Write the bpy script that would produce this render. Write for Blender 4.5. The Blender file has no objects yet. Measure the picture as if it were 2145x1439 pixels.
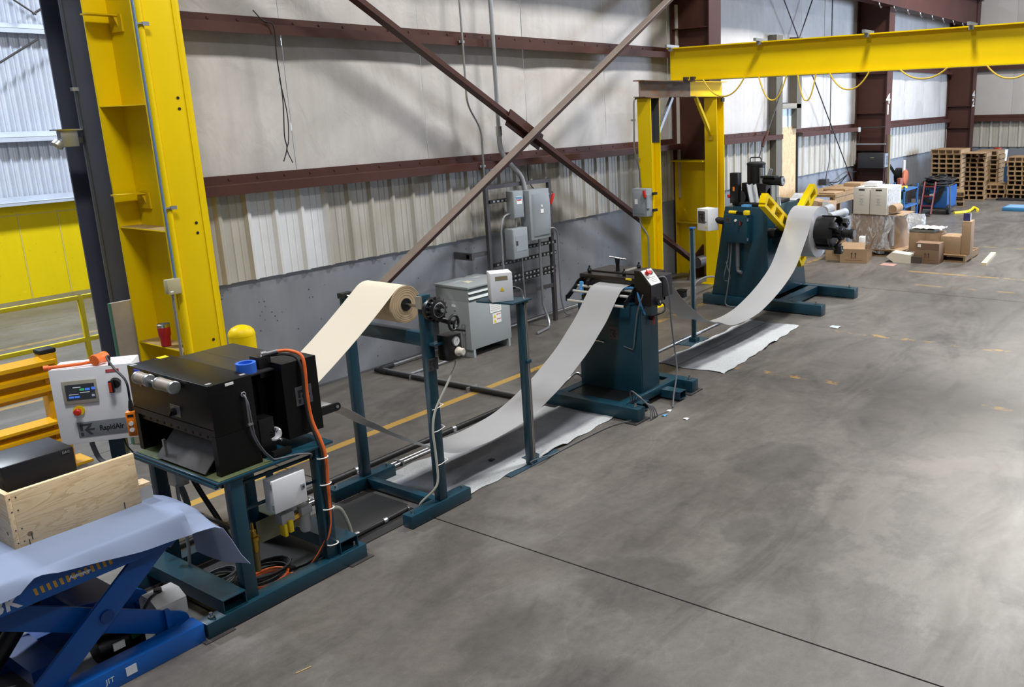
import bpy, bmesh, math, random
from mathutils import Vector as V, Matrix as Mx
random.seed(7)
SC = bpy.context.scene
COL = SC.collection
PI = math.pi

# ------------------------------------------------------------------ camera
def make_camera():
    yaw, pitch, roll = 0.593638786, 0.230015056, 0.0289904428
    f = V((math.cos(pitch)*math.cos(yaw), math.cos(pitch)*math.sin(yaw), -math.sin(pitch)))
    r = V((math.sin(yaw), -math.cos(yaw), 0.0))
    d = f.cross(r)
    r2 = r*math.cos(roll) + d*math.sin(roll)
    u2 = -(-r*math.sin(roll) + d*math.cos(roll))
    cam = bpy.data.cameras.new('camera')
    cam.sensor_width = 36.0
    cam.sensor_fit = 'HORIZONTAL'
    cam.lens = 36.0*1820.27/2145.0
    cam.shift_x = (1072.5-1358.7)/2145.0
    cam.shift_y = -(719.5-654.76)/2145.0
    cam.clip_start = 0.1
    cam.clip_end = 200
    o = bpy.data.objects.new('camera', cam)
    m = Mx((r2, u2, -f)).transposed().to_4x4()
    m.translation = V((0, 0, 2.9))
    o.matrix_world = m
    COL.objects.link(o)
    SC.camera = o
make_camera()

# ------------------------------------------------------------------ light and exposure
SC.view_settings.view_transform = 'Standard'
SC.view_settings.look = 'None'
SC.view_settings.gamma = 1.0
SC.view_settings.use_curve_mapping = False
SC.view_settings.exposure = 0.0
W = bpy.data.worlds.new('hall_air')
SC.world = W
W.use_nodes = True
W.node_tree.nodes['Background'].inputs[0].default_value = (0.80, 0.88, 1.0, 1)
W.node_tree.nodes['Background'].inputs[1].default_value = 0.17

def area(name, loc, size, power, color, target=None):
    l = bpy.data.lights.new(name, 'AREA')
    l.shape = 'RECTANGLE'
    l.size, l.size_y = size
    l.energy = power
    l.color = color
    o = bpy.data.objects.new(name, l)
    COL.objects.link(o)
    o.location = loc
    d = (V(target)-V(loc)) if target else V((0, 0, -1))
    o.rotation_euler = d.to_track_quat('-Z', 'Y').to_euler()
    return o
LAMP = (1.0, 0.982, 0.955)
for lx, k in ((1.5, .80), (9.0, .96), (16.5, 1.5), (24.0, 1.5)):
    for ly, pw in ((3.3, 640), (-4.0, 170)):
        area('high_bay_lamp', (lx, ly, 8.6), (1.8, 0.9), pw*k, LAMP)
for lx in (2.0, 12.0):
    area('high_bay_lamp', (lx, 13.0, 8.6), (1.6, 0.8), 1250, (0.84, 0.92, 1.0))
# daylight through the loading doors on the open side of the hall
dl = area('loading_door_daylight', (29.0, -11.0, 2.6), (7.0, 4.6), 900, (0.60, 0.75, 1.0), (22.5, 8, 0.8))
dl.data.spread = math.radians(64)

# ------------------------------------------------------------------ helpers
def lin(h):
    h = h.lstrip('#')
    out = []
    for i in (0, 2, 4):
        c = int(h[i:i+2], 16)/255.0
        out.append(c/12.92 if c <= 0.04045 else ((c+0.055)/1.055)**2.4)
    return (out[0], out[1], out[2], 1.0)

def scl(c, k):
    return (min(1, c[0]*k), min(1, c[1]*k), min(1, c[2]*k), 1.0)

class NT:
    def __init__(s, m):
        s.t = m.node_tree
    def n(s, typ, **kw):
        nd = s.t.nodes.new(typ)
        for k, v in kw.items():
            if k.startswith('i_'):
                nd.inputs[int(k[2:])].default_value = v
            else:
                setattr(nd, k, v)
        return nd
    def l(s, a, b):
        s.t.links.new(a, b)
    def math(s, op, a, b=None, c=None, clamp=False):
        nd = s.t.nodes.new('ShaderNodeMath')
        nd.operation = op
        nd.use_clamp = clamp
        for i, q in enumerate((a, b, c)):
            if q is None:
                continue
            if isinstance(q, (int, float)):
                nd.inputs[i].default_value = q
            else:
                s.t.links.new(q, nd.inputs[i])
        return nd.outputs[0]
    def mix(s, fac, a, b, mode='MIX'):
        nd = s.t.nodes.new('ShaderNodeMix')
        nd.data_type = 'RGBA'
        nd.blend_type = mode
        if isinstance(fac, (int, float)):
            nd.inputs[0].default_value = fac
        else:
            s.t.links.new(fac, nd.inputs[0])
        for i, q in ((6, a), (7, b)):
            if isinstance(q, tuple):
                nd.inputs[i].default_value = q
            else:
                s.t.links.new(q, nd.inputs[i])
        return nd.outputs[2]
    def noise(s, vec, scale, detail=4, rough=0.6, dist=0.0):
        nd = s.t.nodes.new('ShaderNodeTexNoise')
        nd.inputs['Scale'].default_value = scale
        nd.inputs['Detail'].default_value = detail
        nd.inputs['Roughness'].default_value = rough
        nd.inputs['Distortion'].default_value = dist
        if vec is not None:
            s.t.links.new(vec, nd.inputs['Vector'])
        return nd.outputs['Fac']
    def ramp(s, fac, stops):
        nd = s.t.nodes.new('ShaderNodeValToRGB')
        e = nd.color_ramp.elements
        while len(e) < len(stops):
            e.new(0.5)
        for q, (p, c) in zip(e, stops):
            q.position = p
            q.color = c if isinstance(c, tuple) else (c, c, c, 1)
        s.t.links.new(fac, nd.inputs[0])
        return nd.outputs[0]
    def scale(s, vec, sx, sy, sz):
        nd = s.t.nodes.new('ShaderNodeMapping')
        nd.inputs['Scale'].default_value = (sx, sy, sz)
        s.t.links.new(vec, nd.inputs['Vector'])
        return nd.outputs[0]
    def sstep(s, v, lo, hi):
        nd = s.t.nodes.new('ShaderNodeMapRange')
        nd.interpolation_type = 'SMOOTHSTEP'
        nd.inputs['From Min'].default_value = lo
        nd.inputs['From Max'].default_value = hi
        s.t.links.new(v, nd.inputs['Value'])
        return nd.outputs['Result']

def new_mat(name):
    m = bpy.data.materials.new(name)
    m.use_nodes = True
    b = m.node_tree.nodes['Principled BSDF']
    return m, NT(m), b

MATS = {}
def mat(name, hexc, rough=0.5, metal=0.0, var=0.08, scale=3.0, bump=0.0, bscale=60.0, stretch=(1, 1, 1), spec=0.5, world=False, alpha=1.0, trans=0.0, coat=0.0, emit=0.0):
    if name in MATS:
        return MATS[name]
    m, t, b = new_mat(name)
    c = lin(hexc)
    if world:
        vec = t.n('ShaderNodeNewGeometry').outputs['Position']
    else:
        vec = t.n('ShaderNodeTexCoord').outputs['Object']
    if stretch != (1, 1, 1):
        vec = t.scale(vec, *stretch)
    nz = t.noise(vec, scale, 5)
    colr = t.ramp(nz, [(0.3, scl(c, 1-var)), (0.7, scl(c, 1+var))])
    t.l(colr, b.inputs['Base Color'])
    b.inputs['Roughness'].default_value = rough
    b.inputs['Metallic'].default_value = metal
    b.inputs['Specular IOR Level'].default_value = spec
    b.inputs['Alpha'].default_value = alpha
    b.inputs['Transmission Weight'].default_value = trans
    b.inputs['Coat Weight'].default_value = coat
    if emit:
        b.inputs['Emission Color'].default_value = c
        b.inputs['Emission Strength'].default_value = emit
    if bump > 0:
        n2 = t.noise(vec, bscale, 3)
        bp = t.n('ShaderNodeBump')
        bp.inputs['Strength'].default_value = bump
        bp.inputs['Distance'].default_value = 0.01
        t.l(n2, bp.inputs['Height'])
        t.l(bp.outputs[0], b.inputs['Normal'])
    MATS[name] = m
    return m

WL = {}
def frame_of(d, up=V((0, 0, 1))):
    d = d.normalized()
    if abs(d.dot(up)) > 0.995:
        up = V((1, 0, 0))
    s = d.cross(up).normalized()
    u = s.cross(d).normalized()
    return d, s, u

class MB:
    """collects simple shapes, then links them as ONE mesh object"""
    def __init__(s):
        s.bm = bmesh.new()
    def face(s, pts):
        return s.bm.faces.new([s.bm.verts.new(p) for p in pts])
    def hexa(s, p, bev=0.0):
        v = [s.bm.verts.new(q) for q in p]
        fs = []
        for idx in ((0, 3, 2, 1), (4, 5, 6, 7), (0, 1, 5, 4), (1, 2, 6, 5), (2, 3, 7, 6), (3, 0, 4, 7)):
            fs.append(s.bm.faces.new([v[i] for i in idx]))
        if bev > 0:
            es = set()
            for f in fs:
                es.update(f.edges)
            bmesh.ops.bevel(s.bm, geom=list(es), offset=bev, segments=2, affect='EDGES', profile=0.5)
        return s
    def box(s, x0, x1, y0, y1, z0, z1, bev=0.0):
        return s.hexa([(x0, y0, z0), (x1, y0, z0), (x1, y1, z0), (x0, y1, z0), (x0, y0, z1), (x1, y0, z1), (x1, y1, z1), (x0, y1, z1)], bev)
    def cbox(s, c, size, bev=0.0):
        x, y, z = c
        a, b, h = size[0]/2, size[1]/2, size[2]/2
        return s.box(x-a, x+a, y-b, y+b, z-h, z+h, bev)
    def obox(s, c, ux, uy, uz, bev=0.0):
        c, ux, uy, uz = V(c), V(ux), V(uy), V(uz)
        return s.hexa([c-ux-uy-uz, c+ux-uy-uz, c+ux+uy-uz, c-ux+uy-uz, c-ux-uy+uz, c+ux-uy+uz, c+ux+uy+uz, c-ux+uy+uz], bev)
    def beam(s, p0, p1, w, h, up=(0, 0, 1), bev=0.0):
        p0, p1 = V(p0), V(p1)
        d, sd, u = frame_of(p1-p0, V(up))
        return s.obox((p0+p1)/2, (p1-p0)/2, sd*w/2, u*h/2, bev)
    def cyl(s, p0, p1, r, r2=None, n=18):
        p0, p1 = V(p0), V(p1)
        r2 = r if r2 is None else r2
        d, sd, u = frame_of(p1-p0)
        A, B = [], []
        for i in range(n):
            a = 2*PI*i/n
            k = sd*math.cos(a)+u*math.sin(a)
            A.append(s.bm.verts.new(p0+k*r))
            B.append(s.bm.verts.new(p1+k*r2))
        for i in range(n):
            j = (i+1) % n
            s.bm.faces.new((A[i], A[j], B[j], B[i]))
        s.bm.faces.new(A[::-1])
        s.bm.faces.new(B)
        return s
    def lathe(s, prof, p0, axis, n=28):
        p0 = V(p0)
        d, sd, u = frame_of(V(axis))
        rings = []
        for r, h in prof:
            ring = []
            for i in range(n):
                a = 2*PI*i/n
                ring.append(s.bm.verts.new(p0+d*h+(sd*math.cos(a)+u*math.sin(a))*max(r, 1e-4)))
            rings.append(ring)
        for A, B in zip(rings[:-1], rings[1:]):
            for i in range(n):
                j = (i+1) % n
                s.bm.faces.new((A[i], A[j], B[j], B[i]))
        s.bm.faces.new(rings[0][::-1])
        s.bm.faces.new(rings[-1])
        return s
    def pipe_ring(s, c, axis, R, r, n=24, m=8):
        pts = []
        d, sd, u = frame_of(V(axis))
        for i in range(n):
            a = 2*PI*i/n
            pts.append(V(c)+(sd*math.cos(a)+u*math.sin(a))*R)
        return s.tube(pts, r, m, closed=True)
    def tube(s, pts, r, n=8, closed=False):
        P = [V(p) for p in pts]
        rings = []
        up = None
        N = len(P)
        for i in range(N):
            if closed:
                d = P[(i+1) % N]-P[i-1]
            elif i == 0:
                d = P[1]-P[0]
            elif i == N-1:
                d = P[-1]-P[-2]
            else:
                d = P[i+1]-P[i-1]
            d.normalize()
            if up is None:
                _, sd, up = frame_of(d)
            else:
                up = up-d*up.dot(d)
                if up.length < 1e-4:
                    _, sd, up = frame_of(d)
                up.normalize()
            sd = d.cross(up)
            rings.append([s.bm.verts.new(P[i]+(sd*math.cos(2*PI*k/n)+up*math.sin(2*PI*k/n))*r) for k in range(n)])
        pairs = list(zip(rings[:-1], rings[1:]))
        if closed:
            pairs.append((rings[-1], rings[0]))
        for A, B in pairs:
            for k in range(n):
                j = (k+1) % n
                s.bm.faces.new((A[k], A[j], B[j], B[k]))
        if not closed:
            s.bm.faces.new(rings[0][::-1])
            s.bm.faces.new(rings[-1])
        return s
    def prism(s, pts, ax, a, b):
        """polygon in the plane normal to axis ax, drawn from a to b along it; pts run along the two other axes in xyz order"""
        def mk(p, t):
            if ax == 'x':
                return (t, p[0], p[1])
            if ax == 'y':
                return (p[0], t, p[1])
            return (p[0], p[1], t)
        A = [s.bm.verts.new(mk(p, a)) for p in pts]
        B = [s.bm.verts.new(mk(p, b)) for p in pts]
        n = len(pts)
        for i in range(n):
            j = (i+1) % n
            s.bm.faces.new((A[i], A[j], B[j], B[i]))
        s.bm.faces.new(A[::-1])
        s.bm.faces.new(B)
        return s
    def plate(s, pts, th):
        """solid plate over a planar polygon of 3-D points, thickness th along its normal"""
        P = [V(p) for p in pts]
        nrm = V((0, 0, 0))
        for i in range(len(P)):
            nrm += P[i].cross(P[(i+1) % len(P)])
        nrm.normalize()
        A = [s.bm.verts.new(p) for p in P]
        B = [s.bm.verts.new(p+nrm*th) for p in P]
        n = len(P)
        for i in range(n):
            j = (i+1) % n
            s.bm.faces.new((A[i], A[j], B[j], B[i]))
        s.bm.faces.new(A[::-1])
        s.bm.faces.new(B)
        return s
    def grid(s, rows, th=0.0):
        """surface through rows of points; th > 0 thickens it along its normals"""
        R = [[s.bm.verts.new(p) for p in row] for row in rows]
        if th:
            n0, m0 = len(rows), len(rows[0])
            def nr(i, j):
                a = V(rows[min(i+1, n0-1)][j])-V(rows[max(i-1, 0)][j])
                b = V(rows[i][min(j+1, m0-1)])-V(rows[i][max(j-1, 0)])
                c = a.cross(b)
                return c.normalized() if c.length > 1e-9 else V((0, 0, 1))
            Q = [[s.bm.verts.new(V(rows[i][j])+nr(i, j)*th) for j in range(m0)] for i in range(n0)]
        for i in range(len(rows)-1):
            for j in range(len(rows[0])-1):
                s.bm.faces.new((R[i][j], R[i][j+1], R[i+1][j+1], R[i+1][j]))
                if th:
                    s.bm.faces.new((Q[i][j], Q[i+1][j], Q[i+1][j+1], Q[i][j+1]))
        if th:
            n0, m0 = len(rows), len(rows[0])
            for i in range(n0-1):
                s.bm.faces.new((R[i][0], R[i+1][0], Q[i+1][0], Q[i][0]))
                s.bm.faces.new((R[i][-1], Q[i][-1], Q[i+1][-1], R[i+1][-1]))
            for j in range(m0-1):
                s.bm.faces.new((R[0][j], Q[0][j], Q[0][j+1], R[0][j+1]))
                s.bm.faces.new((R[-1][j], R[-1][j+1], Q[-1][j+1], Q[-1][j]))
        return s
    def sphere(s, c, r, n=14, sc=(1, 1, 1)):
        m = Mx.Translation(V(c)) @ Mx.Diagonal((r*sc[0], r*sc[1], r*sc[2], 1))
        bmesh.ops.create_uvsphere(s.bm, u_segments=n, v_segments=max(6, n//2), radius=1.0, matrix=m)
        return s
    def build(s, name, material, parent=None, M=None, angle=32, origin=None):
        bm = s.bm
        if M is not None:
            bmesh.ops.transform(bm, matrix=M, verts=bm.verts)
        bmesh.ops.recalc_face_normals(bm, faces=bm.faces)
        if parent is not None:
            off = WL[parent]
        elif origin is not None:
            off = V(origin)
        else:
            xs = [v.co.x for v in bm.verts]
            ys = [v.co.y for v in bm.verts]
            zs = [v.co.z for v in bm.verts]
            off = V(((min(xs)+max(xs))/2, (min(ys)+max(ys))/2, min(zs)))
        bmesh.ops.translate(bm, vec=-off, verts=bm.verts)
        me = bpy.data.meshes.new(name)
        bm.to_mesh(me)
        bm.free()
        me.materials.append(material)
        for p in me.polygons:
            p.use_smooth = True
        me.set_sharp_from_angle(angle=math.radians(angle))
        o = bpy.data.objects.new(name, me)
        COL.objects.link(o)
        WL[o] = off.copy()
        if parent is None:
            o.location = off
        else:
            o.parent = parent
        return o

def tag(o, label, cat, group=None):
    o['label'] = label
    o['category'] = cat
    if group:
        o['group'] = group
    return o
def thing(name, label, cat, loc, group=None):
    o = bpy.data.objects.new(name, None)
    o.empty_display_size = 0.1
    COL.objects.link(o)
    o.location = loc
    WL[o] = V(loc)
    return tag(o, label, cat, group)
def struct(o):
    o['kind'] = 'structure'
    return o
def plab(o, label):
    o['label'] = label
    return o
def kids(o):
    return [c for c in KIDS.get(o, [])]
def dup(root, loc, rz=0.0, label=None, group=None):
    def cp(o, par):
        c = o.copy()
        COL.objects.link(c)
        if par is not None:
            c.parent = par
        for ch in o.children:
            cp(ch, c)
        return c
    r = cp(root, None)
    r.location = loc
    r.rotation_euler = (0, 0, rz)
    WL[r] = V(loc)
    if label:
        r['label'] = label
    if group:
        r['group'] = group
    return r

def smooth_pts(pts, k=6):
    """Catmull-Rom through the points"""
    P = [V(p) for p in pts]
    P = [P[0]*2-P[1]]+P+[P[-1]*2-P[-2]]
    out = []
    for i in range(1, len(P)-2):
        a, b, c, d = P[i-1], P[i], P[i+1], P[i+2]
        for j in range(k):
            t = j/k
            out.append(0.5*((2*b)+(c-a)*t+(2*a-5*b+4*c-d)*t*t+(3*b-a-3*c+d)*t*t*t))
    out.append(P[-2])
    return out
def round_path(pts, r, k=5):
    """polyline with its corners rounded to radius r"""
    P = [V(p) for p in pts]
    out = [P[0]]
    for i in range(1, len(P)-1):
        a, b = (P[i-1]-P[i]), (P[i+1]-P[i])
        q = min(r, a.length*0.45, b.length*0.45)
        A, B = P[i]+a.normalized()*q, P[i]+b.normalized()*q
        for j in range(k+1):
            t = j/k
            out.append(A*(1-t)**2+P[i]*2*t*(1-t)+B*t*t)
    out.append(P[-1])
    return out
def rope(pts, r, name, material, parent=None, n=8, k=6):
    return MB().tube(smooth_pts(pts, k), r, n).build(name, material, parent)

def text(name, body, size, origin, right, up, material, parent, align='CENTER', depth=0.0008, bold=0.0, sx=1.0):
    """flat lettering as real geometry; right and up are the two directions of its plane"""
    cu = bpy.data.curves.new(name, 'FONT')
    cu.body = body
    cu.size = size
    cu.align_x = align
    cu.align_y = 'CENTER'
    cu.extrude = depth
    cu.offset = bold
    cu.resolution_u = 2
    cu.materials.append(material)
    tmp = bpy.data.objects.new(name, cu)
    COL.objects.link(tmp)
    bpy.context.view_layer.update()
    me = bpy.data.meshes.new_from_object(tmp.evaluated_get(bpy.context.evaluated_depsgraph_get()))
    bpy.data.objects.remove(tmp)
    bpy.data.curves.remove(cu)
    me.name = name
    o = bpy.data.objects.new(name, me)
    COL.objects.link(o)
    WL[o] = V(origin)
    r, u = V(right).normalized(), V(up).normalized()
    n = r.cross(u)
    m = Mx((r*sx, u, n)).transposed().to_4x4()
    m.translation = V(origin)-WL[parent]
    o.parent = parent
    o.matrix_local = m
    return o

LOGO = ([(0, 1), (0.92, 1), (0.74, 0.82), (0.2, 0.82), (0.2, 0.42), (0, 0.42)],
        [(0, 0.3), (0.2, 0.3), (0.2, 0), (0, 0)],
        [(0.29, 0.5), (0.6, 0.82), (0.84, 0.82), (0.6, 0.58), (1, 0.58), (1, 0.42), (0.6, 0.42), (0.9, 0.05), (0.64, 0.05)])
def logo(o, right, up, size, parent, ink, name='emblem'):
    """arrow-shaped K emblem, lower left corner at o"""
    o, r, u = V(o), V(right).normalized(), V(up).normalized()
    mb = MB()
    for poly in LOGO:
        mb.plate([o+r*(x*size)+u*(y*size) for x, y in poly], 0.0015)
    return mb.build(name, ink, parent)
# ------------------------------------------------------------------ materials used all over
YEL = mat('yellow_enamel', '#DDBE00', 0.42, 0, 0.05, 1.2, 0.05, 30, spec=0.22)
YELD = mat('yellow_rail_paint', '#C9A800', 0.45, 0, 0.08, 2.0)
TEAL = mat('teal_enamel', '#103746', 0.33, 0, 0.10, 2.5, 0.03, 80)
BLACK = mat('black_enamel', '#0B0B0D', 0.38, 0, 0.15, 3.0)
BLACKM = mat('black_matt', '#121214', 0.65, 0, 0.15, 5.0)
RED = mat('red_oxide_steel', '#43261F', 0.55, 0, 0.16, 1.5, 0.05, 25, spec=0.3)
STEEL = mat('bright_steel', '#B9BABC', 0.28, 1.0, 0.06, 6.0)
GALV = mat('galvanised_pipe', '#A9ACB0', 0.42, 0.85, 0.10, 8.0)
GREYBOX = mat('grey_enclosure_paint', '#8E959B', 0.45, 0, 0.05, 2.0)
DARKST = mat('dark_bare_steel', '#4A4748', 0.5, 0.5, 0.2, 6.0)
WHITEP = mat('white_powder_coat', '#DFE1E6', 0.42, 0, 0.03, 2.0)
INK = mat('black_print', '#17181B', 0.6)
PAPERW = mat('white_label', '#E8E8E6', 0.6, 0, 0.03)
REDP = mat('red_plastic', '#C4261D', 0.35, 0, 0.05)
ORANGE = mat('orange_plastic', '#EE6A1C', 0.4, 0, 0.05)
BLUEP = mat('blue_tape_film', '#2C63C8', 0.45, 0, 0.05)
YELP = mat('yellow_plastic', '#E6C81A', 0.4, 0, 0.05)
WOOD = mat('pallet_pine', '#8C7150', 0.75, 0, 0.22, 9.0, 0.1, 60)
CARD = mat('brown_cardboard', '#9C8164', 0.8, 0, 0.07, 3.0)

# ------------------------------------------------------------------ floor
def floor_material():
    m, t, b = new_mat('stained_concrete')
    pos = t.n('ShaderNodeNewGeometry').outputs['Position']
    sep = t.n('ShaderNodeSeparateXYZ')
    t.l(pos, sep.inputs[0])
    X, Y = sep.outputs[0], sep.outputs[1]
    big = t.noise(pos, 0.55, 6, 0.6, 0.6)
    swirl = t.noise(t.scale(pos, 0.5, 1.3, 1), 1.1, 7, 0.65, 1.6)
    blot = t.noise(pos, 2.3, 8, 0.72, 0.9)
    fine = t.noise(pos, 14.0, 8, 0.75)
    grit = t.noise(pos, 110.0, 3, 0.6)
    base = t.ramp(big, [(0.28, lin('#4F4B48')), (0.5, lin('#5F5B57')), (0.72, lin('#6D6964'))])
    sw = t.ramp(swirl, [(0.30, 0.72), (0.46, 0.95), (0.6, 1.04), (0.75, 1.25)])
    c = t.mix(1.0, base, sw, 'MULTIPLY')
    bl = t.ramp(blot, [(0.28, 0.74), (0.45, 0.98), (0.58, 1.03), (0.72, 1.24)])
    c = t.mix(1.0, c, bl, 'MULTIPLY')
    fi = t.ramp(fine, [(0.25, 0.80), (0.75, 1.19)])
    c = t.mix(1.0, c, fi, 'MULTIPLY')
    gr = t.ramp(grit, [(0.3, 0.92), (0.7, 1.07)])
    c = t.mix(1.0, c, gr, 'MULTIPLY')
    # long faint drag marks in two directions
    for ang, sc_ in ((0.5, 1.0), (-0.9, 0.8), (1.3, 1.2)):
        mp = t.n('ShaderNodeMapping')
        mp.inputs['Rotation'].default_value = (0, 0, ang)
        mp.inputs['Scale'].default_value = (0.5*sc_, 16*sc_, 1)
        wob = t.n('ShaderNodeVectorMath', operation='MULTIPLY_ADD')
        nzc = t.n('ShaderNodeTexNoise')
        nzc.inputs['Scale'].default_value = .8
        t.l(pos, nzc.inputs['Vector'])
        t.l(nzc.outputs['Color'], wob.inputs[0])
        wob.inputs[1].default_value = (1.2, 1.2, 0)
        t.l(pos, wob.inputs[2])
        t.l(wob.outputs[0], mp.inputs['Vector'])
        dm = t.sstep(t.noise(mp.outputs[0], 1.0, 5, 0.6), 0.60, 0.74)
        c = t.mix(t.math('MULTIPLY', dm, .07), c, lin('#A39D93'))
    # dried oil patches with soft ragged outlines: centre x, y, radius x, y, strength
    dis = t.noise(pos, 2.2, 5, 0.65)
    for (cx, cy, rx, ry, k) in ((4.05, 2.85, .30, .42, .42), (6.2, 2.95, .42, .42, .4), (4.75, 2.2, .40, .36, .3), (3.2, 3.1, .35, .30, .25),
                                (5.0, 2.6, .22, .16, .35), (8.3, 2.3, 1.3, .55, .3), (6.6, 3.6, .6, .35, .22), (3.0, 2.45, .30, .5, .28), (10.6, 1.2, 1.2, .7, .25), (7.2, 1.0, .8, .6, .22)):
        dx = t.math('DIVIDE', t.math('SUBTRACT', X, cx), rx)
        dy = t.math('DIVIDE', t.math('SUBTRACT', Y, cy), ry)
        d = t.math('SQRT', t.math('ADD', t.math('MULTIPLY', dx, dx), t.math('MULTIPLY', dy, dy)))
        d = t.math('ADD', d, t.math('MULTIPLY', t.math('SUBTRACT', dis, 0.5), 1.6))
        msk = t.math('SUBTRACT', 1.0, t.sstep(d, 0.75, 1.25))
        c = t.mix(t.math('MULTIPLY', msk, k), c, lin('#2E2B2A'))
    # tyre scuffs: pale curved arcs
    for (cx, cy, R, w, k) in ((9.0, -2.5, 4.6, .9, .22), (7.4, -1.0, 2.6, .5, .22), (6.0, 0.9, 1.2, .3, .25)):
        dx = t.math('SUBTRACT', X, cx)
        dy = t.math('SUBTRACT', Y, cy)
        d = t.math('ABSOLUTE', t.math('SUBTRACT', t.math('SQRT', t.math('ADD', t.math('MULTIPLY', dx, dx), t.math('MULTIPLY', dy, dy))), R))
        d = t.math('ADD', d, t.math('MULTIPLY', t.math('SUBTRACT', dis, 0.5), 1.4))
        msk = t.math('SUBTRACT', 1.0, t.sstep(d, 0.1, w))
        c = t.mix(t.math('MULTIPLY', msk, k), c, lin('#8E8880'))
    # worn yellow guide lines
    wear = t.noise(pos, 3.5, 5, 0.7)
    def line(axis, at, half, lo, hi, need, k):
        a, q = (X, Y) if axis == 'x' else (Y, X)
        m1 = t.math('LESS_THAN', t.math('ABSOLUTE', t.math('SUBTRACT', a, at)), half)
        m2 = t.math('MULTIPLY', t.math('GREATER_THAN', q, lo), t.math('LESS_THAN', q, hi))
        m3 = t.sstep(wear, need-0.06, need+0.06)
        return t.math('MULTIPLY', t.math('MULTIPLY', t.math('MULTIPLY', m1, m2), m3), k)
    for a in (('y', 6.52, .05, 2.0, 8.2, .34, .7), ('y', 6.5, .05, 8.2, 24, .5, .45), ('x', 10.5, .05, -3, 5.2, .55, .6), ('x', 8.43, .05, -2, 5.0, .57, .5),
              ('x', 15.0, .05, -6, 4.6, .47, .45), ('x', 13.9, .05, -6, 4.2, .5, .3), ('y', 10.6, .05, 2.0, 12, .4, .45), ('y', 13.5, .05, 2.0, 12, .42, .4), ('x', 18.2, .05, -6, 4.2, .5, .3)):
        c = t.mix(line(*a), c, lin('#B9923A'))
    t.l(c, b.inputs['Base Color'])
    rg = t.ramp(swirl, [(0.3, 0.34), (0.7, 0.52)])
    t.l(rg, b.inputs['Roughness'])
    b.inputs['Specular IOR Level'].default_value = 0.42
    bp = t.n('ShaderNodeBump')
    bp.inputs['Strength'].default_value = 0.12
    bp.inputs['Distance'].default_value = 0.01
    t.l(fine, bp.inputs['Height'])
    t.l(bp.outputs[0], b.inputs['Normal'])
    return m
CONC = floor_material()
FLOOR = struct(MB().box(-12, 46, -26, 24, -0.3, -0.06).build('floor', mat('joint_filler', '#2E2B29', 0.9), origin=(0, 0, -0.06)))
xs = [-12, -5.3, 4.0, 13.3, 22.4, 31.4, 46]
for i in range(len(xs)-1):
    for (ya, yb) in ((-26, -17.6), (-17.6, -5.2), (-5.2, 8.3), (8.3, 15.0), (15.0, 24)):
        MB().box(xs[i]+0.006, xs[i+1]-0.006, ya+0.004, yb-0.004, -0.06, 0).build('slab', CONC, FLOOR)

# ------------------------------------------------------------------ long wall (y = 8.2)
def concrete_wall_mat(name, a, bb, pits):
    m, t, b = new_mat(name)
    pos = t.n('ShaderNodeNewGeometry').outputs['Position']
    n1 = t.noise(pos, 1.2, 5)
    n2 = t.noise(t.scale(pos, 3, 3, 0.5), 2.0, 5)
    c = t.mix(0.5, t.ramp(n1, [(0.3, lin(a)), (0.7, lin(bb))]), t.ramp(n2, [(0.3, lin(a)), (0.7, lin(bb))]))
    vo = t.n('ShaderNodeTexVoronoi')
    vo.inputs['Scale'].default_value = 14.0
    t.l(pos, vo.inputs['Vector'])
    sel = t.sstep(t.noise(pos, 4.0, 2), 0.52, 0.6)
    pit = t.math('MULTIPLY', t.math('LESS_THAN', vo.outputs['Distance'], 0.14), sel)
    c = t.mix(t.math('MULTIPLY', pit, pits), c, lin('#3A3B40'))
    t.l(c, b.inputs['Base Color'])
    b.inputs['Roughness'].default_value = 0.65
    b.inputs['Specular IOR Level'].default_value = 0.2
    bp = t.n('ShaderNodeBump')
    bp.inputs['Strength'].default_value = 0.5
    bp.inputs['Distance'].default_value = 0.02
    t.l(t.math('SUBTRACT', 1.0, pit), bp.inputs['Height'])
    t.l(bp.outputs[0], b.inputs['Normal'])
    return m
CW = concrete_wall_mat('painted_block_grey', '#71757D', '#858990', 0.8)
WALL = struct(MB().box(4.25, 31.3, 8.22, 8.46, 0, 1.37).build('wall_back', CW, origin=(4.0, 8.3, 0)))
stub = MB().box(3.63, 4.25, 8.26, 8.29, 0, 1.34).build('wall_end', mat('bare_concrete_end', '#9C9286', 0.8, 0, 0.12, 5, 0.3, 30), WALL)
MB().box(3.615, 3.63, 8.255, 8.29, 0, 1.34).build('green_paint_edge', mat('green_edge_paint', '#3E6B5E', 0.6), WALL)
# skirting joint at the foot of the wall
MB().box(4.2, 31.3, 8.2, 8.225, 0, 0.025).build('floor_seal', mat('foot_joint', '#55565B', 0.8), WALL)

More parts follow.
